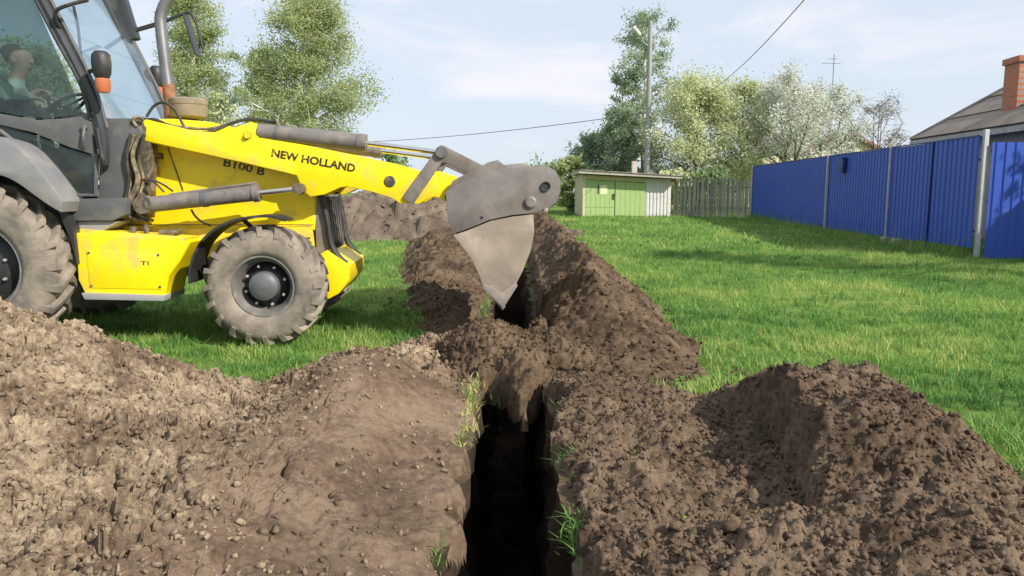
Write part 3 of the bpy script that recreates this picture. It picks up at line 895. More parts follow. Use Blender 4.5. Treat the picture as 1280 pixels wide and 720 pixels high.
def grass_zone(x0, x1, y0, y1, dens, hgt, wid, segs, seed, name, label):
    rng = np.random.default_rng(seed)
    n = int((x1 - x0) * (y1 - y0) * dens)
    x, y = rng.uniform(x0, x1, n), rng.uniform(y0, y1, n)
    clump = fbm(x, y, 0.28, 3, seed % 97)
    ok = rng.random(n) < np.clip(0.62 + 0.75 * clump, 0.08, 1)
    hh = heap_height(x, y)
    ok &= (hh < -0.018 + 0.03 * (rng.random(n) - 0.7)) & ~((x > 0) & (x < 1.7) & (y < 4.3)) & ~((np.abs(x) < TR_W + 0.02) & (y < TR_Y1))
    x, y, clump = x[ok], y[ok], clump[ok]
    n = len(x)
    big = fbm(x, y, 2.2, 4, 81) + 0.5 * fbm(x, y, 0.6, 3, 83)
    tone = np.clip(0.48 + 0.40 * big + 0.16 * rng.normal(size=n) + 0.35 * (rng.random(n) < 0.035), 0, 1)
    h = hgt * np.clip(0.75 + 0.45 * clump + 0.28 * rng.normal(size=n) + 0.25 * big + 0.7 * (rng.random(n) < 0.02), 0.3, 2.4)
    me = blades(name, x, y, base_ground(x, y) - 0.008, h, wid * rng.uniform(0.7, 1.3, n), rng.uniform(0.15, 1.05, n), tone, segs, seed)
    return tag(link(name, me, M['grass']), label, 'grass', kind='stuff')

grass_zone(-5.5, 7.5, 2.3, 8.0, 3400, 0.085, 0.0065, 2, 501, 'grass', 'short bright green grass around the machine and near mounds')
grass_zone(-10, 12, 8.0, 17.0, 1150, 0.10, 0.011, 1, 502, 'grass', 'green lawn grass in the middle distance before the blue fence')
grass_zone(-22, 14, 17.0, 42.0, 190, 0.12, 0.028, 1, 503, 'grass', 'far lawn grass in front of the green shed')

def tuft(name, cx, cy, z, n, h, spread, tone, seed, label, droop=0.9, run=None):
    rng = np.random.default_rng(seed)
    x = cx + rng.normal(0, spread, n); y = cy + rng.normal(0, run or spread * 1.6, n)
    me = blades(name, x, y, np.full(n, z) + rng.uniform(-0.04, 0.02, n), h * rng.uniform(0.5, 1.3, n), np.full(n, 0.006), rng.uniform(0.5, 1.3, n) * droop,
                np.clip(tone + 0.15 * rng.normal(size=n), 0, 1), 2, seed)
    return tag(link(name, me, M['grass']), label, 'grass tuft', kind='stuff' if n > 500 else None)
tuft('grass_tuft', 0.29, 3.55, -0.01, 200, 0.085, 0.03, 0.3, 601, 'green grass tuft hanging over the right lip of the trench', 1.2, 0.16)
tuft('grass_tuft', 0.27, 2.72, -0.01, 200, 0.075, 0.03, 0.45, 602, 'nearest grass tuft on the right lip of the trench', 1.2, 0.12)
tuft('grass_tuft', -0.05, 5.02, -0.10, 110, 0.08, 0.04, 0.2, 603, 'small shaded grass tuft at the end of the open trench')
tuft('dry_grass', -0.27, 4.3, 0.02, 700, 0.045, 0.03, 0.92, 604, 'dry yellow grass along the left lip of the trench', 1.0, 0.42)
tuft('grass_tuft', -0.18, 6.85, 0.03, 120, 0.08, 0.04, 0.5, 605, 'grass tuft at the trench edge below the bucket tip')

def fence_weeds():
    rng = np.random.default_rng(640)
    n = 9000
    y = rng.uniform(14.8, 32, n); x = 9.10 + 0.068 * (y - 14.85) + rng.normal(-0.05, 0.22, n)
    me = blades('grass', x, y, base_ground(x, y) - 0.01, 0.20 * rng.gamma(3, 0.33, n), rng.uniform(0.008, 0.02, n), rng.uniform(0.2, 0.9, n), np.clip(0.6 + 0.2 * rng.normal(size=n), 0, 1), 1, 641)
    tag(link('grass', me, M['grass']), 'taller weeds and grass along the foot of the blue fence', 'grass', kind='stuff')
fence_weeds()

# ------------------------------------------------------------------ backhoe loader
YAW = R(4.0)
MU, MWV = Vector((math.cos(YAW), math.sin(YAW), 0)), Vector((-math.sin(YAW), math.cos(YAW), 0))
_p = at_depth(328, 363, 6.24)
MO = Vector((_p.x, _p.y, 0.0))                       # on the lawn below the near front wheel's outer face
CL = 1.02                                            # lateral position of the machine's centre line

def mp(px, py, lat):
    """side-view measurement: local (x, z) on the machine's vertical plane at lateral offset lat"""
    d = ray(px, py); c = Vector((0, 0, CAM_Z))
    t = (lat - (c - MO).dot(MWV)) / d.dot(MWV)
    p = c + d * t
    return ((p - MO).dot(MU), p.z)
def mps(pts, lat): return [mp(a, b, lat) for a, b in pts]
def m3(px, py, lat):
    x, z = mp(px, py, lat); return Vector((x, lat, z))

tractor = empty('backhoe_loader', MO, YAW)
tag(tractor, 'yellow backhoe loader with grey cab and raised front bucket beside the trench', 'backhoe loader')

# --- wheels
def wheel(cx, lat0, lat1, rad, rim_r, nl, front, outer):
    """lat0..lat1 the tyre's width; outer = -1 if the visible disc faces -y, +1 otherwise"""
    w = empty('wheel', (cx, 0, 0), 0, tractor)
    mid, hw, cz = (lat0 + lat1) / 2, (lat1 - lat0) / 2, rad
    td = 0.034 if front else 0.052                    # lug height
    r1 = rad - td
    prof = [(rim_r, -hw * 0.80), (rim_r + 0.012, -hw * 0.90), (rim_r + 0.05, -hw * 0.985), ((r1 + rim_r) / 2, -hw * 1.0), (r1 - 0.07, -hw * 0.97), (r1 - 0.03, -hw * 0.90),
            (r1 - 0.008, -hw * 0.72), (r1, -hw * 0.4), (r1 + 0.003, 0)]
    prof = prof + [(r, -h) for r, h in prof[-2::-1]]
    m = MB().lathe(prof, (0, mid, cz), 'Y', 72, caps=False)
    tyre = m.build('tyre', M['tyre'], w, 50)
    # lugs: angled bars from each sidewall over the shoulder to the middle of the tread
    lg = MB()
    for s in (-1, 1):
        for k in range(nl):
            a0 = 2 * math.pi * (k + (0.5 if s > 0 else 0)) / nl
            path = [(r1 - (0.055 if front else 0.085), -hw * 0.985, 0.0), (r1 - 0.02, -hw * 0.93, 0.01), (rad - 0.008, -hw * 0.80, 0.03), (rad, -hw * 0.45, 0.15), (rad + 0.001, hw * 0.06, 0.30)]
            half = (0.30 if front else 0.27) * math.pi / nl
            ring = []
            for (rr, la, da) in path:
                taper = 1.0
                sec = []
                for dr, dk in ((-0.05 if rr > r1 else -0.03, 1.25), (0.0, 1.0), (0.0, -1.0), (-0.05 if rr > r1 else -0.03, -1.25)):
                    a = a0 + da * (20.0 / nl) + dk * half
                    off = 0.0 if dr == 0 else 0.02
                    ra = rr + dr
                    la2 = la * s * -1 if s > 0 else la
                    la2 = la2 + (off if la2 < 0 else -off) * (1 if abs(la) > hw * 0.9 else 0)
                    sec.append(lg.bm.verts.new((ra * math.cos(a), mid + la2, cz + ra * math.sin(a))))
                ring.append(sec)
            for a_, b_ in zip(ring[:-1], ring[1:]):
                for q in range(3):
                    lg.bm.faces.new((a_[q], a_[q + 1], b_[q + 1], b_[q]))
            lg.bm.faces.new(ring[0]); lg.bm.faces.new(ring[-1][::-1])
    lg.build('tread_lugs', M['tyre'], w, 25)
    o = outer
    face = mid + o * hw
    # rim: flange, well, disc
    prof = [(rim_r + 0.018, -o * 0.015), (rim_r + 0.012, -o * 0.032), (rim_r - 0.012, -o * 0.028), (rim_r - 0.03, -o * 0.07), (rim_r - 0.05, -o * 0.10), (rim_r - 0.062, -o * 0.16), (rim_r - 0.065, -o * 0.19)]
    MB().lathe(prof, (0, face, cz), 'Y', 56, caps=False).build('rim', M['rim'], w, 40)
    dr = rim_r - 0.06
    MB().lathe([(0.0001, -o * 0.12), (dr * 0.55, -o * 0.125), (dr * 0.72, -o * 0.15), (dr * 1.0, -o * 0.19), (dr * 1.03, -o * 0.20)], (0, face, cz), 'Y', 48, caps=False).build('wheel_disc', M['rim_dark'], w, 40)
    hr = 0.125 if front else 0.15
    MB().lathe([(0.0001, -o * 0.018), (hr * 0.62, -o * 0.02), (hr * 0.80, -o * 0.035), (hr * 0.96, -o * 0.045), (hr, -o * 0.06), (hr, -o * 0.16)], (0, face, cz), 'Y', 36).build('hub', M['hub'], w, 35)
    for k in range(8):
        a = 2 * math.pi * k / 8 + 0.3
        br = hr * 1.38
        MB().lathe([(0.013, 0), (0.015, o * 0.012), (0.011, o * 0.03), (0.0001, o * 0.032)], (br * math.cos(a), face - o * 0.135, cz + br * math.sin(a)), 'Y', 8).build('wheel_nut', M['bolt'], w, 30)
    return w

FR, RR = 0.518, 0.70
REAR_X = mp(-35, 345, -0.13)[0]
wheel(0.0, -0.01, 0.36, FR, 0.265, 20, True, -1)
wheel(0.0, 2 * CL - 0.36, 2 * CL + 0.01, FR, 0.265, 20, True, 1)
wheel(REAR_X, -0.13, 0.31, RR, 0.37, 22, False, -1)
wheel(REAR_X, 2 * CL - 0.31, 2 * CL + 0.13, RR, 0.37, 22, False, 1)

def lettering(text, p0, p1, lat, height, parent, mat, squeeze=1.0, bold=0.012):
    """text as a thin mesh lying on the machine's side between two side-view points"""
    cu = bpy.data.curves.new('lettering', 'FONT')
    cu.body = text; cu.size = 1.0; cu.extrude = 0.01; cu.offset = bold; cu.resolution_u = 3
    t = bpy.data.objects.new('lettering_tmp', cu); COL.objects.link(t)
    bpy.context.view_layer.update()
    me = bpy.data.meshes.new_from_object(t.evaluated_get(bpy.context.evaluated_depsgraph_get()))
    bpy.data.objects.remove(t); bpy.data.curves.remove(cu)
    me.name = 'lettering'
    co = np.empty(len(me.vertices) * 3, dtype=np.float32); me.vertices.foreach_get('co', co); co = co.reshape(-1, 3)
    a, b = m3(*p0, lat), m3(*p1, lat)
    d = (b - a); L = d.length; d.normalize(); up = Vector((-d.z, 0, d.x))
    w = co[:, 0].max() - co[:, 0].min(); hh = 0.70
    X = (co[:, 0] - co[:, 0].min()) / w * L; Y = co[:, 1] / hh * height
    P = np.array(a)[None] + X[:, None] * np.array(d)[None] + Y[:, None] * np.array(up)[None]
    P[:, 1] = lat + np.where(co[:, 2] > 0, -0.003, 0.001)
    me.vertices.foreach_set('co', P.astype(np.float32).ravel()); me.update()
    me.materials.clear()
    return link('lettering', me, mat, parent)
# --- chassis, axles and underbody
ch = MB()
ch.prism(mps([(95, 292), (388, 292), (392, 335), (300, 345), (95, 345)], 0.72), 0.72, 1.32, bevel=0.015)
ch.tube([(0, 0.30, FR), (0, 0.62, FR), (0, 0.80, FR - 0.02), (0, 1.24, FR - 0.02), (0, 1.42, FR), (0, 1.74, FR)], [0.10, 0.085, 0.13, 0.13, 0.085, 0.10], 14)
ch.tube([(REAR_X, 0.28, RR), (REAR_X, 0.6, RR), (REAR_X, 0.75, RR), (REAR_X, 1.29, RR), (REAR_X, 1.45, RR), (REAR_X, 1.76, RR)], [0.14, 0.12, 0.2, 0.2, 0.12, 0.14], 14)
ch.box((REAR_X + 0.4, CL, 0.78), (1.9, 0.6, 0.32), bevel=0.02)
ch.build('chassis', M['black'], tractor)

sf = MB()
sf.prism(mps([(152, 282), (243, 286), (388, 282), (393, 330), (300, 332), (235, 318), (160, 300)], 0.5), 0.5, 1.54, bevel=0.01)
sf.build('side_frame', M['yellow_dirty'], tractor)
# --- fuel tank and step
tk = MB()
tk.prism(mps([(93, 291), (160, 294), (210, 300), (238, 303), (226, 325), (211, 345), (206, 371), (106, 368), (97, 350)], 0.10), 0.10, 0.56, bevel=0.022, seg=3)
tank = tk.build('fuel_tank', M['yellow'], tractor)
MB().prism(mps([(108, 313), (201, 316), (203, 362), (112, 360)], 0.095), 0.094, 0.112, bevel=0.006).build('tank_door', M['yellow'], tank)
MB().prism(mps([(103, 366), (207, 369), (206, 376), (107, 374)], 0.08), 0.06, 0.54, bevel=0.005).build('step_tread', M['fender_grey'], tank)
for a_ in ((111, 316), (198, 318.5), (200, 358.5), (114.5, 357)):
    b_ = mp(*a_, 0.094)
    MB().lathe([(0.0001, -0.010), (0.008, -0.009), (0.011, -0.003), (0.011, 0.003)], (b_[0], 0.094, b_[1]), 'Y', 8).build('bolt', M['greasy'], tank)
lettering('TI', (176, 331), (186, 331.5), 0.094, 0.035, tank, M['letter'], bold=0.0)
lg_ = MB()
lg_.prism(mps([(100, 286), (232, 297), (228, 303), (96, 292)], 0.16), 0.16, 0.55, bevel=0.006)
lg_.build('tank_ledge', M['yellow_dirty'], tank)
vb = MB()
vb.box(m3(212, 291, 0.3), (0.14, 0.14, 0.06), bevel=0.012)
vb.tube([m3(195, 296, 0.24), m3(205, 290, 0.24), m3(222, 290, 0.24)], 0.016, 8)
vb.build('valve_block', M['greasy'], tractor)
vb = MB()
vb.tube([m3(166, 290, 0.22), m3(166, 283, 0.22)], 0.03, 10)
vb.build('filler_cap', M['greasy'], tractor)
MB().tube([m3(183, 291, 0.22), m3(183, 280, 0.22)], 0.022, 10).build('filler_cap', M['greasy'], tractor)

# --- hood
HL = 0.56
hd = MB()
hd.prism(mps([(163, 149), (215, 148), (262, 152), (296, 160), (345, 172), (382, 184), (394, 200), (396, 250), (393, 288), (163, 288)], HL), HL, 2 * CL - HL, bevel=0.035, seg=3)
hood = hd.build('hood', M['yellow'], tractor)
MB().tube([m3(210, 184, HL - 0.004), m3(217, 205, HL - 0.004), m3(229, 238, HL - 0.004)], 0.006, 6).build('panel_seam', M['greasy'], hood)
MB().prism(mps([(168, 189), (204, 191), (205, 199), (169, 197)], HL), HL - 0.012, HL + 0.01, bevel=0.004).build('badge', M['badge'], hood)
MB().prism(mps([(174, 192), (201, 193.5), (201, 196.5), (174, 195)], HL), HL - 0.015, HL - 0.011).build('badge_inset', M['orange_decal'], hood)
cx_, cz_ = mp(194, 214, HL)
MB().lathe([(0.0001, -0.006), (0.048, -0.006), (0.052, 0.004)], (cx_, HL, cz_), 'Y', 28).build('round_decal', M['orange_decal'], hood)
for (a, b) in (((300, 300), (388, 297)), ((162, 281), (392, 281))):
    MB().tube([m3(*a, 0.492), m3(*b, 0.492)], 0.005, 6).build('panel_seam', M['greasy'], hood)

lettering('B100 B', (279, 207), (330, 219.5), HL, 0.07, hood, M['letter'], bold=0.02)

# --- front end
gr = MB()
gr.prism(mps([(392, 245), (404, 243), (412, 300), (410, 322), (396, 322)], 0.58), 0.58, 2 * CL - 0.58, bevel=0.01)
grille = gr.build('grille', M['cyl'], tractor)
for k in range(7):
    y_ = 0.66 + k * 0.12
    a, b = mp(405, 246, 0.58), mp(412.5, 318, 0.58)
    MB().tube([(a[0], y_, a[1]), (b[0], y_, b[1])], 0.014, 6).build('grille_bar', M['black'], grille)
for la in (0.56, 2 * CL - 0.56):
    bp = MB(); bp.tube(smooth_path([m3(401, 240, 0.56) + Vector((0, la - 0.56, 0)), m3(409, 275, 0.56) + Vector((0, la - 0.56, 0)), m3(414, 305, 0.56) + Vector((0, la - 0.56, 0)), m3(424, 322, 0.56) + Vector((0, la - 0.56, 0)), m3(433, 330, 0.56) + Vector((0, la - 0.56, 0))]), 0.03, 8)
    bp.build('grille_guard', M['black'], tractor)
cw = MB()
cw.prism(mps([(399, 318), (408, 313), (425, 324), (437, 332), (437, 350), (424, 367), (411, 374), (404, 372), (398, 345)], 0.50), 0.50, 2 * CL - 0.50, bevel=0.018)
cw.build('counterweight', M['yellow'], tractor)
MB().tube([m3(402, 325, 0.46), m3(402, 329, 0.60)], 0.03, 8).build('tow_pin', M['greasy'], tractor)

# --- front mudguards
def mudguard(l0, l1, name='front_mudguard'):
    arc = smooth_path([Vector((x, 0, z)) for x, z in mps([(236, 354), (237, 335), (246, 309), (262, 290), (284, 277), (312, 270), (338, 269), (357, 274)], 0.02)], 4)
    m = MB()
    outer = [(p.x, p.z) for p in arc]
    cxy = (0.0, FR)
    inner = [(x + (cxy[0] - x) * 0.035, z + (cxy[1] - z) * 0.035) for x, z in outer]
    for i in range(len(outer) - 1):
        m.prism([outer[i], outer[i + 1], inner[i + 1], inner[i]], l0, l1)
    a, b = mp(305, 273, 0.1), mp(314, 292, 0.1)
    lm = (l0 + l1) / 2
    m.tube([(a[0], lm - 0.12, a[1]), (b[0], lm + (0.1 if l0 < 1 else -0.1), b[1])], 0.02, 8)
    return m.build(name, M['black'], tractor, 30)
mudguard(0.0, 0.35); mudguard(2 * CL - 0.35, 2 * CL)

# --- loader arms
A0, A1 = 0.34, 0.47
ARM = [(171, 156), (182, 149), (240, 163), (275, 166), (297, 158), (313, 152), (320, 154), (323, 172), (380, 181), (450, 195), (500, 206), (527, 214), (550, 214), (572, 221), (566, 238), (557, 253),
       (551, 248), (543, 246), (535, 248), (524, 255), (508, 254), (500, 254), (488, 247), (462, 239), (434, 233), (426, 234), (406, 243), (388, 246), (380, 240), (371, 220), (300, 203), (180, 177), (170, 168)]
arm_poly = mps(ARM, A0)
near_arm = None
for (l0, l1) in ((A0, A1), (2 * CL - A1, 2 * CL - A0)):
    arm = MB().prism(arm_poly, l0, l1, bevel=0.010).build('loader_arm', M['yellow'], tractor)
    if near_arm is None: near_arm = arm
    o0 = l0 - 0.014 if l0 < 1 else l1
    MB().prism(mps([(184, 157), (235, 170), (300, 187), (367, 203), (372, 219), (300, 202), (182, 176)], A0), o0, o0 + 0.014, bevel=0.005).build('arm_flange', M['yellow'], arm)
    px_, pz_ = mp(309, 170, A0)
    MB().lathe([(0.0001, -0.03), (0.022, -0.03), (0.026, -0.02), (0.026, 0.0), (0.04, 0.0), (0.04, 0.02)], (px_, l0, pz_), 'Y', 14).build('pivot_pin', M['yellow_dirty'], arm)
    px_, pz_ = mp(487, 227, A0)
    MB().lathe([(0.0001, -0.006), (0.044, -0.008), (0.05, -0.004), (0.055, 0.006)], (px_, l0, pz_), 'Y', 20).build('pivot_boss', M['greasy'], arm)
lettering('NEW HOLLAND', (339, 195.5), (443.5, 215), A0, 0.066, near_arm, M['letter'], bold=0.03)

# cross tube joining the arms
MB().tube([(mp(400, 225, A0)[0], A1, mp(400, 225, A0)[1]), (mp(400, 225, A0)[0], 2 * CL - A1, mp(400, 225, A0)[1])], 0.07, 16).build('cross_tube', M['yellow_dirty'], tractor)

# loader tower with the arm pivot
for sgn, l0, l1 in ((0, 0.30, 0.50), (1, 2 * CL - 0.50, 2 * CL - 0.30)):
    tw = MB().prism(mps([(160, 152), (178, 146), (190, 178), (186, 272), (160, 278), (157, 200)], 0.36), l0 + 0.03, l1, bevel=0.01).build('loader_tower', M['greasy'], tractor)
    px_, pz_ = mp(166, 167, 0.30)
    MB().lathe([(0.0001, -0.035), (0.03, -0.03), (0.034, -0.01), (0.075, -0.005), (0.085, 0.03), (0.085, 0.12)], (px_, l0 - 0.01 if not sgn else l1 - 0.1, pz_), 'Y', 20).build('arm_pivot', M['hub'], tw)

# lift cylinders
for sgn in (0, 1):
    la = 0.27 if not sgn else 2 * CL - 0.27
    a, b, c = [Vector((mp(p, q, 0.27)[0], la, mp(p, q, 0.27)[1])) for p, q in ((186, 256), (324, 241), (374, 236))]
    d = (b - a).normalized()
    cy = MB()
    cy.tube([a - d * 0.06, a, a + d * 0.012, a + d * 0.02, b - d * 0.05, b - d * 0.05, b], [0.05, 0.078, 0.078, 0.068, 0.068, 0.078, 0.078], 18)
    cyl = cy.build('lift_cylinder', M['cyl'], tractor)
    MB().tube([b, c - d * 0.02], 0.026, 12).build('piston_rod', M['chrome'], cyl)
    MB().lathe([(0.0001, -0.06), (0.05, -0.06), (0.05, 0.06), (0.0001, 0.06)], (c.x, la, c.z), 'Y', 16).build('rod_eye', M['greasy'], cyl)
    MB().lathe([(0.0001, -0.075), (0.078, -0.07), (0.082, 0.07), (0.0001, 0.075)], (a.x - 0.03, la, a.z), 'Y', 18).build('cylinder_base', M['greasy'], cyl)
    MB().tube([a + Vector((0.18, -0.0, 0.085)), b + Vector((-0.02, 0, 0.085))], 0.012, 8).build('oil_pipe', M['cyl'], cyl)
    t0 = a + d * 0.48
    MB().tube([t0 - d * 0.02, t0 + d * 0.02], 0.074, 18).build('clamp_band', M['hub'], cyl)

# tilt cylinders on top of the arms, bell cranks and links
TL = 0.40
for sgn in (0, 1):
    la = TL if not sgn else 2 * CL - TL
    q = lambda px, py: Vector((mp(px, py, TL)[0], la, mp(px, py, TL)[1]))
    a, b, c = q(318, 164), q(458, 179), q(552, 191)
    d = (b - a).normalized()
    cyl = MB().tube([a, a + d * 0.03, a + d * 0.04, b - d * 0.08, b - d * 0.08, b], [0.055, 0.06, 0.073, 0.073, 0.08, 0.08], 18).build('tilt_cylinder', M['cyl'], tractor)
    MB().tube([b, c], 0.024, 10).build('piston_rod', M['chrome'], cyl)
    MB().tube([q(330, 158), q(400, 163), q(456, 170)], 0.011, 8).build('oil_pipe', M['cyl'], cyl)
    t0 = a + d * 0.2
    MB().tube([t0 - d * 0.012, t0 + d * 0.012], 0.079, 18).build('clamp_band', M['hub'], cyl)
    MB().tube([q(345, 149) + Vector((0, 0, 0)), q(350, 160), q(349, 170)], 0.013, 8).build('pipe_elbow', M['greasy'], cyl)
    # bell crank: paired plates from the arm up to the rod end
    for dl in (-0.075, 0.075):
        p0, p1 = q(512, 249), q(552, 191)
        e = (p1 - p0).normalized(); n_ = Vector((-e.z, 0, e.x))
        pts = [p0 - n_ * 0.055 - e * 0.02, p0 + n_ * 0.055 - e * 0.02, p1 + n_ * 0.05 + e * 0.03, p1 + n_ * 0.02 + e * 0.06, p1 - n_ * 0.03 + e * 0.06, p1 - n_ * 0.055 + e * 0.02]
        MB().prism([(v.x, v.z) for v in pts], la + dl - 0.012, la + dl + 0.012, bevel=0.004).build('bell_crank', M['cyl'], tractor)
        p0, p1 = q(552, 192), q(622, 226)
        e = (p1 - p0).normalized(); n_ = Vector((-e.z, 0, e.x))
        pts = [p0 - e * 0.06 - n_ * 0.03, p0 - e * 0.04 + n_ * 0.06, p0 + n_ * 0.07, p1 + n_ * 0.06, p1 - n_ * 0.05, p0 - n_ * 0.06]
        MB().prism([(v.x, v.z) for v in pts], la + dl * 0.6 - 0.015, la + dl * 0.6 + 0.015, bevel=0.005).build('bucket_link', M['steel'], tractor)
    MB().lathe([(0.0001, -0.12), (0.05, -0.12), (0.055, -0.10), (0.055, 0.10), (0.05, 0.12), (0.0001, 0.12)], (c.x, la, c.z), 'Y', 18).build('link_pin', M['hub'], tractor)

# --- bucket: back part and hinged jaw between two side plates
B0, B1 = -0.16, 2 * CL + 0.16
bk = empty('bucket', (0, 0, 0), 0, tractor)
UP = [(557, 240), (575, 229), (612, 214), (650, 209), (682, 207), (694, 213), (700, 224), (701, 238), (696, 252), (686, 262), (669, 266), (640, 269), (612, 275), (580, 288), (566, 292), (560, 275)]
up_in = [(561, 243), (577, 232), (613, 217), (650, 212), (680, 211), (690, 217), (694, 228), (690, 246), (682, 257), (640, 264), (612, 270), (582, 284), (567, 288), (563, 272)]
LOW = [(566, 294), (582, 289), (614, 276), (642, 270.5), (667, 268), (668, 290), (664, 312), (654, 338), (643, 360), (628, 384), (604, 359), (597, 340), (588, 322), (575, 305)]
low_in = [(570, 295), (584, 291), (615, 279), (642, 273), (664, 271), (664, 290), (660, 311), (650, 336), (640, 357), (627, 379), (607, 358), (600, 338), (590, 320), (578, 304)]
for l0, l1 in ((B0, B0 + 0.03), (B1 - 0.03, B1)):
    MB().prism(mps(UP, B0), l0, l1, bevel=0.006).build('side_plate', M['steel'], bk)
    MB().prism(mps(LOW, B0), l0 + 0.004, l1 - 0.004 if l0 > 0 else l1, bevel=0.008).build('jaw_side', M['steel_tan'], bk)
    s_ = -1 if l0 < 0.5 else 1
    fc = l0 if s_ < 0 else l1
    px_, pz_ = mp(704, 297, B0)
    px_, pz_ = mp(663, 253, B0)
    MB().lathe([(0.0001, s_ * 0.03), (0.036, s_ * 0.03), (0.05, s_ * 0.02), (0.052, 0.0)], (px_, fc, pz_), 'Y', 24).build('hinge_boss', M['steel'], bk)
    px_, pz_ = mp(682, 233, B0)
    MB().lathe([(0.0001, s_ * 0.006), (0.026, s_ * 0.006), (0.030, s_ * 0.016), (0.040, s_ * 0.018), (0.042, 0.0)], (px_, fc, pz_), 'Y', 24).build('pin_socket', M['black'], bk)
    px_, pz_ = mp(602, 272, B0)
    MB().lathe([(0.0001, s_ * 0.004), (0.013, s_ * 0.004), (0.014, 0)], (px_, fc, pz_), 'Y', 12).build('bolt_hole', M['black'], bk)
    px_, pz_ = mp(682, 263, B0)
    MB().lathe([(0.0001, s_ * 0.035), (0.02, s_ * 0.03), (0.024, 0)], (px_, fc, pz_), 'Y', 10).build('jaw_stop', M['edge_steel'], bk)
    # polished cheek along the jaw's lip
    MB().prism(mps([(604, 355), (613, 357), (626, 366), (645, 353), (647, 357), (629, 385), (603, 360)], B0), fc + (-0.012 if s_ < 0 else 0.0), fc + (0.0 if s_ < 0 else 0.012), bevel=0.003).build('lip_cheek', M['edge_steel'], bk)
def shell(poly, keep, name, mat, thick=0.018):
    """plates following part of a side outline across the bucket's width"""
    m = MB()
    P = mps(poly, B0)
    for i, j in keep:
        a, b = Vector((P[i][0], 0, P[i][1])), Vector((P[j][0], 0, P[j][1]))
        e = (b - a).normalized(); n_ = Vector((-e.z, 0, e.x)) * thick
        m.prism([(a.x, a.z), (b.x, b.z), (b.x + n_.x, b.z + n_.z), (a.x + n_.x, a.z + n_.z)], B0 + 0.031, B1 - 0.031)
    return m.build(name, mat, bk, 30)
n = len(up_in); shell(up_in, [(i, i + 1) for i in range(0, 8)] + [(n - 1, 0), (n - 2, n - 1), (n - 3, n - 2)], 'back_shell', M['steel'])
n = len(low_in); shell(low_in, [(i, i + 1) for i in range(4, n - 1)] + [(n - 1, 0)], 'jaw_shell', M['steel_tan'])
MB().prism(mps([(601, 356), (607, 355), (632, 384), (628, 388)], B0), B0 + 0.01, B1 - 0.01, bevel=0.003).build('cutting_edge', M['edge_steel'], bk)
# hinge knuckles and top plate on the back of the bucket
for la in (0.28, 0.52, 2 * CL - 0.52, 2 * CL - 0.28):
    MB().prism(mps([(556, 244), (566, 226), (610, 203), (622, 200), (640, 214), (600, 232)], la), la - 0.02, la + 0.02, bevel=0.006).build('hinge_plate', M['steel'], bk)
MB().prism(mps([(606, 211), (618, 205), (658, 201), (668, 204), (676, 210), (640, 214)], 0.1), 0.60, 2 * CL - 0.60, bevel=0.008).build('top_plate', M['steel'], bk)
MB().tube([m3(562, 246, 0.30), Vector((m3(562, 246, 0.30).x, 2 * CL - 0.3, m3(562, 246, 0.30).z))], 0.045, 14).build('hinge_tube', M['steel'], bk)

# --- hoses
def hose(pts, rad, name='hose', mat='hose', parent=None):
    return MB().tube(smooth_path(pts, 6), rad, 8).build(name, M[mat], parent or tractor, 60)
rh = random.Random(5)
for k in range(8):
    xo = 157 + k * 2.5
    la = 0.22 + 0.02 * (k % 4)
    hose([m3(xo + rh.uniform(-2, 2) + 6, 168, la), m3(xo + rh.uniform(-3, 3), 195, la - 0.02), m3(xo + rh.uniform(-3, 3) + 2, 225, la), m3(xo - 4 + rh.uniform(-3, 4), 250, la), m3(xo - 12 + rh.uniform(-3, 6) * 2, 268, la + 0.03), m3(150 + k * 6, 276, la + 0.08)], 0.014, mat='hose' if k % 3 else 'hose_black')
hose([m3(183, 146, 0.38), m3(192, 133, 0.40), m3(203, 128, 0.40), m3(214, 133, 0.40), m3(222, 143, 0.42), m3(230, 158, 0.42)], 0.012, mat='hose_black')
hose([m3(180, 150, 0.40), m3(195, 150, 0.38), m3(215, 159, 0.37), m3(240, 166, 0.36), m3(265, 164, 0.37), m3(290, 154, 0.40), m3(312, 149, 0.42), m3(338, 152, 0.42), m3(349, 153, 0.42)], 0.014, mat='hose_black')
hose([m3(198, 152, 0.42), m3(220, 158, 0.40), m3(260, 161, 0.40), m3(295, 152, 0.44), m3(325, 148, 0.46)], 0.012, mat='hose')
hose([m3(172, 227, 0.28), m3(182, 224, 0.26), m3(193, 228, 0.24), m3(205, 240, 0.24)], 0.009, mat='hose_black')
hose([m3(176, 224, 0.3), m3(193, 226, 0.3), m3(206, 232, 0.3), m3(216, 239, 0.28)], 0.008, mat='hose_black')
hose([m3(239, 262, 0.27), m3(244, 270, 0.30), m3(252, 277, 0.36), m3(263, 282, 0.45)], 0.010, mat='hose_black')
hose([m3(171, 158, 0.28), m3(166, 150, 0.27), m3(172, 146, 0.28), m3(180, 150, 0.3)], 0.013, mat='hose')

# --- air intake and exhaust on the hood
ex, ez = mp(232, 150, 0.85)
ac = MB().lathe([(0.10, -0.05), (0.158, -0.03), (0.166, 0.0), (0.166, 0.075), (0.172, 0.078), (0.172, 0.12), (0.16, 0.135), (0.0001, 0.14)], (mp(236, 142, 0.85)[0], 0.85, mp(236, 142, 0.85)[1]), 'Z', 28).build('air_pre_cleaner', M['cleaner'], tractor)
MB().lathe([(0.07, -0.12), (0.07, 0.0)], (mp(236, 148, 0.85)[0], 0.85, mp(236, 148, 0.85)[1]), 'Z', 16).build('intake_neck', M['black'], ac)
exh = MB().tube(smooth_path([m3(213, 150, 1.12), m3(213, 128, 1.12), m3(207, 85, 1.12), m3(201, 35, 1.12), m3(201, 20, 1.12), m3(206, 6, 1.12), m3(214, -8, 1.12)], 5), 0.052, 16, caps=False).build('exhaust_pipe', M['exhaust'], tractor)
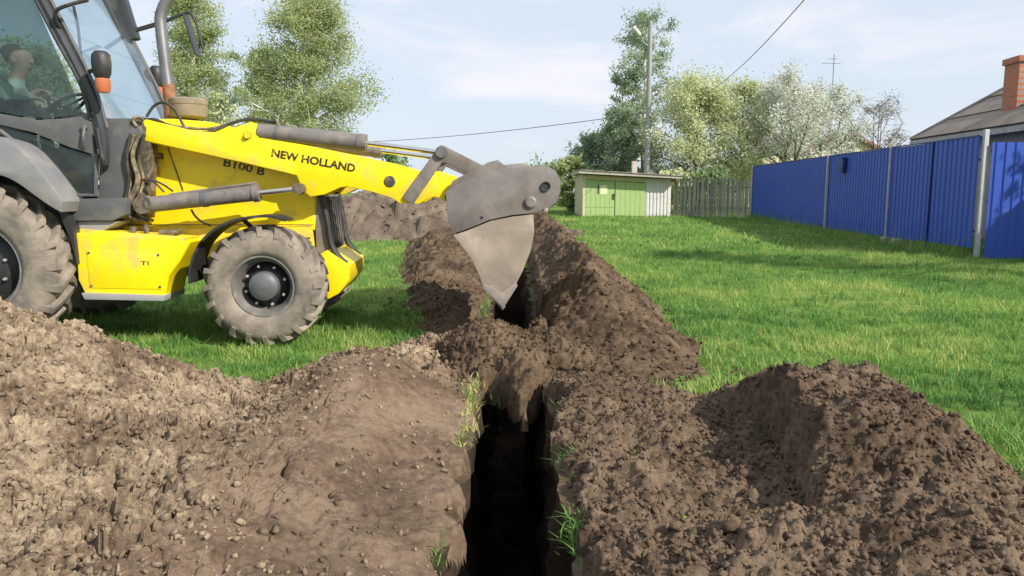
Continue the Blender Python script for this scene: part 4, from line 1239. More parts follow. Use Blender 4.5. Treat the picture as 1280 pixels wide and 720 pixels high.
MB().tube([m3(213.5, 148, 1.12), m3(213, 126, 1.12), m3(210.5, 106, 1.12)], [0.06, 0.06, 0.056], 16).build('pipe_sleeve', M['rust'], exh)

# --- cab
C0, C1 = 0.20, 1.72
cab = empty('cab', (0, 0, 0), 0, tractor)
def bar(pts, w, name, mat='dark_frame', parent=None, sq=True):
    return MB().tube(pts, w, 8).build(name, M[mat], parent or cab, 40)
q = lambda px, py, la=C0: m3(px, py, C0) + Vector((0, la - C0, 0))
A_top, A_mid, A_bot, A_foot = (13, -78), (110, 110), (127, 160), (131, 206)
for la in (C0, C1):
    bar(smooth_path([q(*A_top, la), q(75, 40, la), q(*A_mid, la), q(*A_bot, la), q(*A_foot, la)], 4), 0.042, 'front_pillar')
    bar(smooth_path([q(18, -62, la), q(62, 12, la), q(104, 84, la), q(126, 138, la), q(133, 200, la)], 4) if False else smooth_path([q(22, -76, la), q(86, 42, la), q(119, 110, la), q(134, 160, la)], 4), 0.016, 'door_seal', 'grey_panel')
RX = mp(-210, 100, C0)[0]                    # cab rear
TOPZ = mp(13, -78, C0)[1]; FX = mp(13, -78, C0)[0]
FLOORZ = mp(100, 262, C0)[1]
for la in (C0, C1):
    bar([(RX, la, FLOORZ + 0.45), (RX + 0.05, la, TOPZ)], 0.05, 'rear_pillar')
    bar([(RX + 0.05, la, TOPZ), (FX, la, TOPZ)], 0.045, 'roof_rail')
bar([(FX, C0, TOPZ), (FX, C1, TOPZ)], 0.045, 'header_rail')
MB().prism([(RX - 0.08, TOPZ + 0.03), (FX + 0.18, TOPZ + 0.03), (FX + 0.12, TOPZ + 0.14), (RX - 0.02, TOPZ + 0.16)], C0 - 0.08, C1 + 0.08, bevel=0.03).build('roof', M['fender_grey'], cab)
# cowl and base
MB().prism(mps([(127, 147), (157, 147), (158, 248), (119, 248), (121, 200)], C0), C0 + 0.05, C1 - 0.05, bevel=0.012).build('cowl', M['grey_panel'], cab)
MB().prism(mps([(79, 249), (158, 247), (157, 268), (140, 276), (84, 276)], 0.14), 0.14, 2 * CL - 0.24, bevel=0.012).build('base_panel', M['grey_panel'], cab)
MB().prism(mps([(90, 276.5), (150, 276.5), (128, 289), (88, 288)], 0.18), 0.18, 0.6, bevel=0.01).build('base_bracket', M['fender_grey'], cab)
MB().box(((RX + FX) / 2 + 0.1, (C0 + C1) / 2, FLOORZ - 0.06), (FX - RX + 0.4, C1 - C0 - 0.1, 0.06)).build('cab_floor', M['interior'], cab)
# door: middle panel, frame, upper and lower panes
door = empty('door', (0, 0, 0), 0, tractor)
MB().prism(mps([(-60, 132), (0, 142), (45, 150), (80, 148), (106, 144), (113, 152), (119, 194), (86, 184), (42, 166), (0, 156), (-60, 144)], C0 - 0.03), C0 - 0.03, C0 + 0.02, bevel=0.01).build('door_panel', M['grey_panel'], door)
MB().prism(mps([(-90, -80), (8, -80), (104, 142), (80, 146), (45, 148), (0, 140), (-90, 128)], C0), C0 - 0.004, C0 + 0.004).build('door_glass', M['glass_door'], door)
MB().prism(mps([(-60, 146), (0, 158), (42, 168), (85, 186), (118, 195), (118, 242), (80, 242), (60, 214), (40, 192), (16, 174), (-60, 150)], C0), C0 - 0.004, C0 + 0.004).build('lower_glass', M['glass_door'], door)
def dq(px, py): return m3(px, py, C0 - 0.02)
MB().tube([dq(0, 163), dq(21, 179), dq(42, 199), dq(62, 222), dq(78, 244), dq(120, 244), dq(121, 192)], 0.018, 8).build('lower_frame', M['grey_panel'], door)
MB().tube(smooth_path([dq(5, -78), dq(66, 40), dq(101, 105), dq(114, 150)]), 0.02, 8).build('door_edge', M['black'], door)
dh = MB(); dh.tube(smooth_path([m3(106, 157, C0 - 0.05), m3(104, 172, C0 - 0.08), m3(106, 184, C0 - 0.05)]), 0.012, 8); dh.lathe([(0.0001, -0.03), (0.022, -0.03), (0.026, 0.02)], m3(106.5, 159, C0 - 0.03), 'Y', 14)
dh.build('door_handle', M['hub'], door)
MB().tube(smooth_path([m3(122, 160, C0 - 0.07), m3(126, 185, C0 - 0.09), m3(130, 205, C0 - 0.08), m3(128, 212, C0 - 0.03)]), 0.016, 8).build('grab_bar', M['black'], cab)
# windscreen and far side pane, rear pane
def pane(pts, name, mat, parent):
    m = MB(); m.poly(pts)
    o = m.build(name, M[mat], parent, None)
    sol = o.modifiers.new('thickness', 'SOLIDIFY'); sol.thickness = 0.006; sol.offset = 0
    return o
W_ = [q(22, -76), q(86, 42), q(118, 112), q(131, 147)]
Wf = [Vector((v.x, C1, v.z)) for v in W_]
for i in range(3):
    pane([W_[i], W_[i + 1], Wf[i + 1], Wf[i]], 'windscreen', 'glass_screen', cab)
pane([(RX + 0.05, C1, TOPZ), (FX, C1, TOPZ), (q(*A_mid).x, C1, q(*A_mid).z), (q(*A_bot).x, C1, q(*A_bot).z), (RX + 0.02, C1, FLOORZ + 0.5)], 'far_window', 'glass_screen', cab)
pane([(RX + 0.05, C0, TOPZ), (RX + 0.05, C1, TOPZ), (RX + 0.02, C1, FLOORZ + 0.7), (RX + 0.02, C0, FLOORZ + 0.7)], 'rear_window', 'glass_screen', cab)
# wiper, seat, console, wheel
MB().tube(smooth_path([m3(92, 8, 0.55), m3(95, 22, 0.55), m3(98, 38, 0.55), m3(101, 68, 0.55)]), 0.013, 6).build('wiper', M['black'], cab)
SX = mp(14, 140, 0.95)[0]
SZ = mp(14, 158, 0.95)[1]
st = MB()
st.box((SX - 0.05, 0.95, SZ), (0.5, 0.5, 0.13), bevel=0.04)
st.box((SX - 0.33, 0.95, SZ + 0.36), (0.13, 0.46, 0.66), Euler((0, R(-10), 0)), bevel=0.04)
st.box((SX - 0.05, 0.95, SZ - 0.2), (0.35, 0.35, 0.3), bevel=0.03)
st.build('seat', M['seat'], cab)
co_ = MB()
cxp = mp(86, 138, 0.95)
co_.tube([(cxp[0] + 0.12, 0.95, FLOORZ), (cxp[0] + 0.08, 0.95, cxp[1] - 0.22), (cxp[0] - 0.02, 0.95, cxp[1])], [0.09, 0.07, 0.045], 12)
co_.box((cxp[0] + 0.16, 0.95, cxp[1] - 0.18), (0.26, 0.5, 0.3), Euler((0, R(15), 0)), bevel=0.03)
co_.box((cxp[0] + 0.02, 0.50, FLOORZ + 0.28), (0.4, 0.22, 0.5), bevel=0.03)
co_.build('console', M['interior'], cab)
sw = MB()
tor = []
wc = Vector((cxp[0] - 0.03, 0.95, cxp[1] + 0.03)); tilt = R(35)
ring = [wc + Vector((0.20 * math.cos(a) * math.cos(tilt), 0.20 * math.sin(a), -0.20 * math.cos(a) * math.sin(tilt) * -1)) for a in [2 * math.pi * k / 28 for k in range(29)]]
sw.tube(ring, 0.016, 8)
for a in (0.4, 2.5, 4.6):
    sw.tube([wc, wc + Vector((0.2 * math.cos(a) * math.cos(tilt), 0.2 * math.sin(a), 0.2 * math.cos(a) * math.sin(tilt)))], 0.012, 6)
sw.build('steering_wheel', M['black'], cab)
for (px, py, la, r_) in ((68, 138, 0.6, 0.03), (86, 134, 0.7, 0.025), (74, 130, 0.8, 0.02)):
    m_ = MB(); t_ = m3(px, py, la); m_.tube([t_ + Vector((0.03, 0, -0.35)), t_], 0.01, 6); m_.lathe([(0.0001, -r_), (r_ * 0.8, -r_ * 0.6), (r_, 0), (r_ * 0.8, r_ * 0.6), (0.0001, r_)], t_, 'Z', 12)
    m_.build('control_lever', M['black'], cab)
px_, pz_ = mp(93, 222, C0 + 0.12)
MB().lathe([(0.0001, -0.05), (0.05, -0.045), (0.065, -0.02), (0.07, 0.05)], (px_, C0 + 0.12, pz_), 'Y', 20).build('inner_lamp', M['orange_lens'], cab)
MB().lathe([(0.0001, -0.062), (0.02, -0.06), (0.024, -0.04)], (px_, C0 + 0.12, pz_), 'Y', 14).build('lamp_glass', M['chrome'], cab)

# --- rear mudguards
def rear_guard(l0, l1):
    top = smooth_path([Vector((x, 0, z)) for x, z in mps([(-130, 255), (-105, 205), (-70, 178), (-30, 168), (0, 173), (21, 183), (42, 204), (62, 229), (79, 252)], -0.12)], 3)
    bot = smooth_path([Vector((x, 0, z)) for x, z in mps([(-110, 262), (-95, 240), (-62, 224), (-30, 217), (0, 219), (21, 228), (42, 243), (62, 257), (76, 265)], -0.12)], 3)
    m = MB()
    pts = [(p.x, p.z) for p in top] + [(p.x, p.z) for p in bot[::-1]]
    m.prism(pts, l0, l1, bevel=0.012)
    return m.build('rear_mudguard', M['fender_dark'], tractor, 35)
MB().prism(mps([(-210, 175), (0, 172), (60, 215), (92, 262), (96, 330), (60, 345), (-210, 345)], 0.34), 0.34, 0.40).build('wheel_well', M['black'], tractor)
rear_guard(-0.13, 0.24); rear_guard(2 * CL - 0.24, 2 * CL + 0.13)
MB().prism(mps([(72, 262), (82, 262), (92, 292), (96, 330), (88, 300)], 0.05), 0.05, 0.3).build('mud_flap', M['black'], tractor)

# --- work lamps on the front pillars, mirrors
def work_lamp(px, py, la, k=1.0):
    c = m3(px, py, la)
    m = MB()
    m.lathe([(0.0001, 0.13), (0.045, 0.125), (0.068, 0.10), (0.075, 0.04), (0.068, -0.05), (0.05, -0.09), (0.0001, -0.095)], c, 'Z', 16)
    o = m.build('work_lamp', M['black'], tractor, 40)
    MB().lathe([(0.045, -0.085), (0.058, -0.10), (0.058, -0.17), (0.045, -0.20), (0.0001, -0.205)], c, 'Z', 14).build('indicator_lens', M['orange_lens'], o)
    MB().tube([c + Vector((0, 0, 0)), c + Vector((-0.12, 0.04, -0.03))], 0.018, 8).build('lamp_bracket', M['black'], o)
    return o
work_lamp(127, 84, 0.02)
work_lamp(196, 98, 1.86)
def mirror(pa, pts, la, size, rot):
    arm_ = MB().tube(smooth_path([m3(*p, la) for p in pts]), 0.014, 8).build('mirror_arm', M['black'], tractor)
    MB().box(m3(*pa, la), size, Euler((0, rot, 0)), bevel=0.02).build('mirror', M['dark_frame'], arm_)
mirror((155, 18), [(166, 40), (200, 30), (222, 20)], 1.74, (0.15, 0.12, 0.54), R(-14))
MB().tube(smooth_path([m3(165, 38, 1.8), m3(195, 29, 1.8), m3(222, 20, 1.8), m3(236, 16, 1.8), m3(244, 26, 1.8), m3(250, 46, 1.8), m3(254, 62, 1.8)]), 0.014, 8).build('mirror_arm', M['black'], tractor)
MB().box(m3(240, 45, 1.8), (0.02, 0.18, 0.42), Euler((0, R(-14), 0)), bevel=0.006).build('mirror', M['dark_frame'], tractor)
MB().tube(smooth_path([m3(110, 0, 0.10), m3(90, 5, 0.10), m3(72, 12, 0.10), m3(69, 22, 0.12), m3(73, 32, 0.16), m3(78, 38, 0.2)]), 0.016, 8).build('mirror_arm', M['black'], tractor)
# folded digging boom behind the cab, seen only from the side
bm_ = MB()
bm_.prism([(RX - 0.25, 0.55), (RX - 0.05, 0.55), (RX - 0.1, 1.3), (RX - 0.3, 1.3)], 0.2, 1.84, bevel=0.02)
bm_.prism([(RX - 0.5, 0.8), (RX - 0.25, 0.75), (RX - 0.45, 2.9), (RX - 0.75, 3.3), (RX - 0.95, 3.2), (RX - 0.75, 2.2)], 0.9, 1.14, bevel=0.02)
bm_.build('digging_boom', M['yellow'], tractor)

# ------------------------------------------------------------------ operator in the cab
def skin_mesh(name, joints, edges, sub=2):
    """continuous body from joints (position, radius) and bones"""
    names = list(joints)
    me = bpy.data.meshes.new(name + '_skeleton')
    me.from_pydata([joints[k][0] for k in names], [(names.index(a), names.index(b)) for a, b in edges], [])
    o = bpy.data.objects.new(name + '_tmp', me); COL.objects.link(o)
    o.modifiers.new('skin', 'SKIN').use_smooth_shade = True
    for i, k in enumerate(names):
        r = joints[k][1]
        me.skin_vertices[0].data[i].radius = r if hasattr(r, '__len__') else (r, r)
        me.skin_vertices[0].data[i].use_root = (i == 0)
    s = o.modifiers.new('sub', 'SUBSURF'); s.levels = sub; s.render_levels = sub
    bpy.context.view_layer.update()
    out = bpy.data.meshes.new_from_object(o.evaluated_get(bpy.context.evaluated_depsgraph_get()))
    bpy.data.objects.remove(o); bpy.data.meshes.remove(me)
    out.name = name
    out.polygons.foreach_set('use_smooth', np.ones(len(out.polygons), dtype=bool))
    return out

hx, hz = mp(25, 76, 0.95)                     # centre of the head, local to the machine
def W(x, y, z):                               # machine-local to world
    return MO + MU * x + MWV * y + Vector((0, 0, z))
seat_w = W(SX - 0.1, 0.95, SZ + 0.07)
op = empty('person', seat_w, YAW)
tag(op, 'operator in white shirt and dark green vest sitting in the cab', 'person')
def L(x, y, z): return (x - (SX - 0.1), y - 0.95, z - (SZ + 0.07))
pel = (SX - 0.1, SZ + 0.19); sho = hz - 0.25
J = {'pelvis': (L(pel[0], 0.95, pel[1]), (0.15, 0.12)), 'waist': (L(pel[0] + 0.0, 0.95, pel[1] + 0.17), (0.14, 0.11)), 'chest': (L(hx - 0.1, 0.95, sho - 0.12), (0.165, 0.125)),
     'neck_base': (L(hx - 0.06, 0.95, sho + 0.03), (0.10, 0.08)), 'neck': (L(hx - 0.025, 0.95, hz - 0.135), 0.052), 'skull_low': (L(hx + 0.012, 0.95, hz - 0.055), (0.078, 0.088)), 'skull': (L(hx - 0.005, 0.95, hz + 0.03), (0.118, 0.128)), 'skull_top': (L(hx - 0.02, 0.95, hz + 0.095), (0.09, 0.10))}
E = [('pelvis', 'waist'), ('waist', 'chest'), ('chest', 'neck_base'), ('neck_base', 'neck'), ('neck', 'skull_low'), ('skull_low', 'skull'), ('skull', 'skull_top')]
hand_n, hand_f = mp(47, 112, 0.78), mp(60, 122, 1.1)
for s, la, hd_ in (('n', -1, hand_n), ('f', 1, hand_f)):
    sh = (hx - 0.10, 0.95 + la * 0.19, sho - 0.03)
    el = (hx + 0.06, 0.95 + la * 0.25, sho - 0.30)
    wr = (hd_[0] - 0.05, 0.95 + la * 0.15, hd_[1] - 0.03)
    J['shoulder_' + s] = (L(*sh), 0.07); J['elbow_' + s] = (L(*el), 0.05); J['wrist_' + s] = (L(*wr), 0.033); J['palm_' + s] = (L(wr[0] + 0.07, wr[1], wr[2] + 0.02), (0.030, 0.018))
    E += [('chest', 'shoulder_' + s), ('shoulder_' + s, 'elbow_' + s), ('elbow_' + s, 'wrist_' + s), ('wrist_' + s, 'palm_' + s)]
    for k, (dy, ln) in enumerate(((-0.03, 0.075), (-0.01, 0.085), (0.01, 0.08), (0.028, 0.06))):
        b0 = (wr[0] + 0.10, wr[1] + dy, wr[2] + 0.02); b1 = (wr[0] + 0.10 + ln * 0.6, wr[1] + dy, wr[2] + 0.005); b2 = (wr[0] + 0.10 + ln * 0.6, wr[1] + dy, wr[2] - 0.03)
        J['f%d0' % k + s] = (L(*b0), 0.011); J['f%d1' % k + s] = (L(*b1), 0.010); J['f%d2' % k + s] = (L(*b2), 0.008)
        E += [('palm_' + s, 'f%d0' % k + s), ('f%d0' % k + s, 'f%d1' % k + s), ('f%d1' % k + s, 'f%d2' % k + s)]
    th = (wr[0] + 0.06, wr[1] - la * 0.045, wr[2] + 0.03); t2 = (wr[0] + 0.11, wr[1] - la * 0.055, wr[2] + 0.02)
    J['t0' + s] = (L(*th), 0.012); J['t1' + s] = (L(*t2), 0.010)
    E += [('palm_' + s, 't0' + s), ('t0' + s, 't1' + s)]
    hp = (pel[0] + 0.02, 0.95 + la * 0.10, pel[1] - 0.02); kn = (pel[0] + 0.46, 0.95 + la * 0.16, pel[1] + 0.02); an = (pel[0] + 0.52, 0.95 + la * 0.16, FLOORZ + 0.1); to = (pel[0] + 0.68, 0.95 + la * 0.17, FLOORZ + 0.05)
    J['hip_' + s] = (L(*hp), 0.10); J['knee_' + s] = (L(*kn), 0.068); J['ankle_' + s] = (L(*an), 0.045); J['toe_' + s] = (L(*to), 0.035)
    E += [('pelvis', 'hip_' + s), ('hip_' + s, 'knee_' + s), ('knee_' + s, 'ankle_' + s), ('ankle_' + s, 'toe_' + s)]
body = skin_mesh('body', J, E)
for m_ in ('shirt', 'skin', 'trousers'): body.materials.append(M[m_])
mi = np.zeros(len(body.polygons), dtype=np.int32)
cen = np.empty(len(body.polygons) * 3, dtype=np.float32); body.polygons.foreach_get('center', cen); cen = cen.reshape(-1, 3)
neckz = J['neck'][0][2] - 0.03
mi[cen[:, 2] > neckz] = 1
mi[(cen[:, 2] < J['pelvis'][0][2] + 0.08) & (cen[:, 2] < J['wrist_n'][0][2] - 0.06)] = 2
hands = (cen[:, 0] > J['wrist_n'][0][0] - 0.01) & (cen[:, 2] > J['wrist_n'][0][2] - 0.12) & (cen[:, 2] < neckz)
mi[hands] = 1
body.polygons.foreach_set('material_index', mi)
link('body', body, None, op)
def blob(name, c, s, mat, parent, seed=1, rough=0.03):
    v_, f_ = ico(3, seed, rough); v_ = v_ / np.abs(v_).max(0)
    return link(name, np_mesh(name, v_ * np.array(s) + np.array(c), f_, True), M[mat], parent)
H0 = L(hx, 0.95, hz)
blob('hair', (H0[0] - 0.045, 0, H0[2] + 0.062), (0.105, 0.108, 0.085), 'hair', op, 3, 0.02)
blob('nose', (H0[0] + 0.098, 0, H0[2] - 0.005), (0.024, 0.016, 0.024), 'skin', op, 4)
for s in (-1, 1):
    blob('ear', (H0[0] - 0.01, s * 0.088, H0[2] + 0.0), (0.022, 0.012, 0.034), 'skin', op, 5)
    blob('eye', (H0[0] + 0.078, s * 0.034, H0[2] + 0.025), (0.012, 0.014, 0.009), 'white_frame', op, 6, 0.0)
blob('mouth', (H0[0] + 0.083, 0, H0[2] - 0.06), (0.01, 0.024, 0.006), 'orange_lens', op, 7, 0.0)
vj = {k: (J[k][0], tuple(np.array(J[k][1]) * 1.12)) for k in ('waist', 'chest')}
vj['waist'] = ((vj['waist'][0][0] - 0.035, 0, vj['waist'][0][2]), vj['waist'][1]); vj['chest'] = ((vj['chest'][0][0] - 0.035, 0, vj['chest'][0][2]), vj['chest'][1])
vj['low'] = ((vj['waist'][0][0], 0, vj['waist'][0][2] - 0.12), (0.165, 0.13))
vest = skin_mesh('vest', vj, [('waist', 'chest'), ('waist', 'low')])
link('vest', vest, M['vest'], op)

# ------------------------------------------------------------------ blue metal fence and gate
def corrugated(width, height, pitch, depth, thick=0.0):
    """profiled sheet: width along x, height along z, ribs towards -y"""
    xs, ys = [], []
    x = 0.0
    while x < width - 1e-6:
        for f, d in ((0.0, 0), (0.30, 0), (0.40, 1), (0.90, 1)):
            if x + f * pitch <= width: xs.append(x + f * pitch); ys.append(-depth * d)
        x += pitch
    xs.append(width); ys.append(0)
    m = MB()
    a = [m.bm.verts.new((px, py, 0)) for px, py in zip(xs, ys)]; b = [m.bm.verts.new((px, py, height)) for px, py in zip(xs, ys)]
    for i in range(len(a) - 1): m.bm.faces.new((a[i], a[i + 1], b[i + 1], b[i]))
    return m

FS = 0.068                                         # the fence drifts right as it recedes
def fx(Y): return 9.10 + FS * (Y - 14.85)
F_near, F_far = Vector((fx(14.62), 14.62, 0)), Vector((fx(31.9), 31.9, 0))
fdir = (F_near - F_far).normalized(); flen = (F_near - F_far).length
f_ang = math.atan2(fdir.y, fdir.x)
fence = empty('metal_fence', F_far, f_ang)
tag(fence, 'long blue corrugated metal fence with white posts on the right', 'fence')
n_sh = 15; sw_ = flen / n_sh
sheet_me = None
for k in range(n_sh):
    if sheet_me is None:
        o = corrugated(sw_ + 0.03, 2.17, sw_ / 6, 0.022).build('fence_sheet', M['blue'], fence, None)
        sheet_me = o.data
    else:
        o = link('fence_sheet', sheet_me, None, fence)
    o.location = (k * sw_, -0.006 * (k % 2), 0.225 + random.uniform(-0.012, 0.012))
    def along(Y): return (fx(Y) - F_far.x) * fdir.x + (Y - F_far.y) * fdir.y
for Y, w_, ytop in ((31.7, 0.05, 2.42), (22.7, 0.06, 2.46), (18.4, 0.045, 2.40), (16.35, 0.03, 2.40)):
    s = along(Y)
    MB().box((s, -0.055 if w_ > 0.035 else -0.04, ytop / 2), (w_, w_, ytop), bevel=0.004).build('post', M['post_white'] if w_ > 0.035 else M['blue_box'], fence)
for z in (0.55, 1.95):
    MB().box((flen / 2, 0.05, z), (flen, 0.04, 0.04)).build('rail', M['blue_box'], fence)
MB().box((flen / 2, -0.01, 2.405), (flen, 0.05, 0.025)).build('top_cap', M['blue_box'], fence)
for Y in (17.8, 18.45):
    s = along(Y)
    MB().box((s, 0.0, 0.1), (0.28, 0.22, 0.22), bevel=0.02).build('footing', M['concrete'], fence)
# letter box hung on the fence
mb_p = at_depth(1053, 207, 21.4)
lb = empty('letter_box', (fx(21.4) - 0.09, 21.4, mb_p.z - 0.2), f_ang)
tag(lb, 'small dark blue letter box hanging on the blue fence', 'letter box')
m_ = MB(); m_.box((0, -0.02, 0.2), (0.30, 0.10, 0.40), bevel=0.012); m_.build('box_body', M['blue_box'], lb)
m_ = MB(); m_.prism([(-0.17, 0.41), (0.17, 0.41), (0.17, 0.43), (-0.17, 0.43)], -0.11, 0.04); m_.build('box_lid', M['blue'], lb)
MB().box((0, -0.075, 0.30), (0.2, 0.01, 0.02)).build('slot', M['black'], lb)

gate = empty('metal_gate', (fx(14.6) + 0.02, 14.55, 0.0), 0.0)
tag(gate, 'bright blue metal gate at the right edge beside a white post', 'gate')
m_ = MB(); m_.box((0.06, 0.0, 1.26), (0.085, 0.085, 2.52), bevel=0.008); m_.build('gate_post', M['post_white'], gate)
gs = None
for k in range(3):
    if gs is None:
        o = corrugated(1.12, 2.24, 0.19, 0.022).build('gate_sheet', M['blue'], gate, None); gs = o.data
    else: o = link('gate_sheet', gs, None, gate)
    o.location = (0.14 + k * 1.10, -0.10 - 0.004 * (k % 2), 0.03)
for z in (0.3, 1.15, 2.1):
    MB().box((1.8, -0.07, z), (3.3, 0.04, 0.04)).build('gate_rail', M['blue_box'], gate)

# ------------------------------------------------------------------ green shed
def GZ_(x, y): return float(base_ground(np.array([x]), np.array([y]))[0])
SHY = 34.0
shed = empty('shed', (0, SHY, 0.17)); sz = 0.17
tag(shed, 'low green doored garage shed with pale sloping roof at the lawn end', 'shed')
def sxz(px, py): p = at_depth(px, py, SHY); return p.x, p.z - sz
x0, _ = sxz(728, 272); x1, _ = sxz(768, 272); x2, _ = sxz(806, 272); x3, _ = sxz(838, 272)
zl, zr = sxz(728, 216)[1], sxz(838, 222)[1]
def ztop(x): return zl + (zr - zl) * (x - x0) / (x3 - x0)
m_ = MB(); m_.prism([(x0, 0), (x3, 0), (x3, zr - 0.06), (x0, zl - 0.06)], 0.06, 4.2); m_.build('wall', M['cream'], shed)
for xa_, xb_, nm in ((x0 + 0.15, x1 - 0.02, 'door'), (x1 + 0.02, x2 - 0.02, 'door')):
    m_ = MB(); m_.prism([(xa_, 0.03), (xb_, 0.03), (xb_, ztop(xb_) - 0.30), (xa_, ztop(xa_) - 0.30)], -0.02, 0.05, bevel=0.01); d_ = m_.build(nm, M['green_door'], shed)
    nb = 6
    for k in range(nb):
        u0, u1 = xa_ + (xb_ - xa_) * k / nb, xa_ + (xb_ - xa_) * (k + 1) / nb
        m_ = MB(); m_.prism([(u0 + 0.006, 0.05), (u1 - 0.006, 0.05), (u1 - 0.006, ztop(u1) - 0.33), (u0 + 0.006, ztop(u0) - 0.33)], -0.038, -0.021); m_.build('plank', M['green_door'], d_)
    if xa_ < x0 + 0.5:
        m_ = MB(); m_.box((xa_ + 0.8, -0.048, 1.25), (0.32, 0.014, 0.42)); m_.build('notice', M['paper'], d_)
        m_ = MB(); m_.box((xa_ + 0.56, -0.05, 1.28), (0.05, 0.02, 0.42)); m_.build('hasp', M['black'], d_)
        m_ = MB(); m_.box(((xa_ + xb_) / 2, -0.046, 0.5), (xb_ - xa_, 0.014, 0.05)); m_.build('brace', M['green_door'], d_)
        m_ = MB(); m_.box((xb_ - 0.03, -0.06, 0.95), (0.09, 0.05, 0.24)); m_.build('padlock', M['black'], d_)
for xa_, xb_ in ((x0, x0 + 0.14),):
    m_ = MB(); m_.prism([(xa_, 0), (xb_, 0), (xb_, ztop(xb_) - 0.1), (xa_, ztop(xa_) - 0.1)], -0.03, 0.055); m_.build('jamb', M['cream'], shed)
m_ = MB(); m_.prism([(x0, ztop(x0) - 0.28), (x2, ztop(x2) - 0.28), (x2, ztop(x2) - 0.1), (x0, ztop(x0) - 0.1)], -0.024, 0.057); m_.build('lintel', M['cream'], shed)
o = corrugated(x3 - x2, zr - 0.06, 0.16, 0.03).build('ribbed_sheet', M['white_metal'], shed, None); o.location = (x2, 0.03, 0.0)
m_ = MB(); m_.prism([(x0 - 0.22, zl - 0.03), (x3 + 0.35, zr - 0.06), (x3 + 0.35, zr + 0.05), (x0 - 0.22, zl + 0.10)], -0.55, 4.5); m_.build('roof', M['roof_edge'], shed)
for k in range(8):
    u0 = x0 - 0.22 + (x3 - x0 + 0.57) * k / 8; u1 = x0 - 0.22 + (x3 - x0 + 0.57) * (k + 1) / 8
    tz = lambda u: zl + 0.105 + (zr - zl - 0.05) * (u - x0 + 0.22) / (x3 - x0 + 0.57)
    m_ = MB(); m_.prism([(u0, tz(u0) + 0.005), (u1 + 0.04, tz(u1) + 0.005), (u1 + 0.04, tz(u1) + 0.03), (u0, tz(u0) + 0.02)], -0.6, 4.55); m_.build('roof_sheet', M['roof_edge'], shed)
cxs, _ = sxz(800, 212)
m_ = MB(); m_.box((cxs, 1.6, 2.2), (0.24, 0.24, 0.8), bevel=0.01); m_.build('flue', M['roof_edge'], shed)

# ------------------------------------------------------------------ grey picket fence
pf0, pf1 = Vector((x3 + 0.1, 34.0, 0)), Vector((fx(31.9) + 0.1, 32.2, 0))
pl_ = (pf1 - pf0).length
pf = empty('board_fence', (pf0.x, pf0.y, 0.17), math.atan2(pf1.y - pf0.y, pf1.x - pf0.x))
tag(pf, 'weathered grey board fence between the shed and the blue fence', 'fence')
npk = 36
pk_me = None
for k in range(npk):
    h_ = 1.72
    if pk_me is None:
        w_ = pl_ / npk * 0.80
        m_ = MB(); m_.prism([(0, 0), (w_, 0), (w_, h_ - 0.04), (w_ / 2, h_), (0, h_ - 0.04)], 0, 0.022); o = m_.build('board', M['old_wood'], pf); pk_me = o.data
    else: o = link('board', pk_me, None, pf)
    o.location = (k * pl_ / npk, random.uniform(-0.015, 0.015), 0.02)
    o.scale = (random.uniform(0.85, 1.1), 1, random.uniform(0.93, 1.05))
    o.rotation_euler = (0, R(random.uniform(-1.5, 1.5)), 0)
for z in (0.45, 1.35):
    MB().box((pl_ / 2, 0.055, z), (pl_, 0.04, 0.09)).build('rail', M['old_wood'], pf)

# ------------------------------------------------------------------ house on the right behind the fence
HXo = 12.3
def hxl(Y): return HXo + FS * (Y - 17.8)
h_org = Vector((hxl(24.0), 24.0, 0))
house = empty('house', h_org, math.atan2(1, FS) + math.pi)        # local +x runs towards the camera along the eave, +y to the right
tag(house, 'house with grey cement sheet roof and brick chimney behind the blue fence', 'house')
EZ, RZ, HW, HLn = 2.95, 5.75, 7.6, 13.0
m_ = MB()
m_.box((HLn / 2 + 0.15, HW / 2, 1.42), (HLn - 0.7, HW - 0.9, 2.9)); m_.build('wall', M['wall'], house)
ridge0, ridge1 = Vector((3.6, HW / 2, RZ)), Vector((HLn - 3.6, HW / 2, RZ))
c00, c10, c11, c01 = Vector((0, 0, EZ)), Vector((HLn, 0, EZ)), Vector((HLn, HW, EZ)), Vector((0, HW, EZ))
def roof_face(pts, name='roof_slope'):
    m = MB(); f = m.poly(pts); o = m.build(name, M['slate'], house, None)
    s = o.modifiers.new('t', 'SOLIDIFY'); s.thickness = 0.05; s.offset = -1
    return o
rf = [roof_face([c00, c10, ridge1, ridge0]), roof_face([c10, c11, ridge1]), roof_face([c11, c01, ridge0, ridge1]), roof_face([c01, c00, ridge0])]
# overlapping sheet courses on the two slopes that face the lawn
def courses(sl, a, b, t0, t1, n):
    nrm = (b - a).cross(t0 - a).normalized()
    if nrm.z < 0: nrm = -nrm
    for k in range(n):
        u0, u1 = k / n, (k + 1) / n + 0.012
        p = [a.lerp(t0, u0) + nrm * 0.05, b.lerp(t1, u0) + nrm * 0.05, b.lerp(t1, min(u1, 1)) + nrm * 0.015, a.lerp(t0, min(u1, 1)) + nrm * 0.015]
        m = MB(); m.poly(p); o = m.build('sheet_course', M['slate'], sl, None)
        s = o.modifiers.new('t', 'SOLIDIFY'); s.thickness = 0.012; s.offset = 0
courses(rf[0], c00, c10, ridge0, ridge1, 5)
courses(rf[3], c01, c00, ridge0, ridge0 + Vector((0.0, 0.001, 0)), 5)
MB().tube([c00 + Vector((0, 0, 0.03)), ridge0 + Vector((0, 0, 0.05))], 0.07, 8).build('hip_cap', M['slate'], house)
MB().tube([ridge0 + Vector((0, 0, 0.05)), ridge1 + Vector((0, 0, 0.05))], 0.07, 8).build('ridge_cap', M['slate'], house)
MB().box((HLn / 2, 0.0, EZ - 0.09), (HLn, 0.05, 0.14)).build('fascia', M['roof_edge'], house)
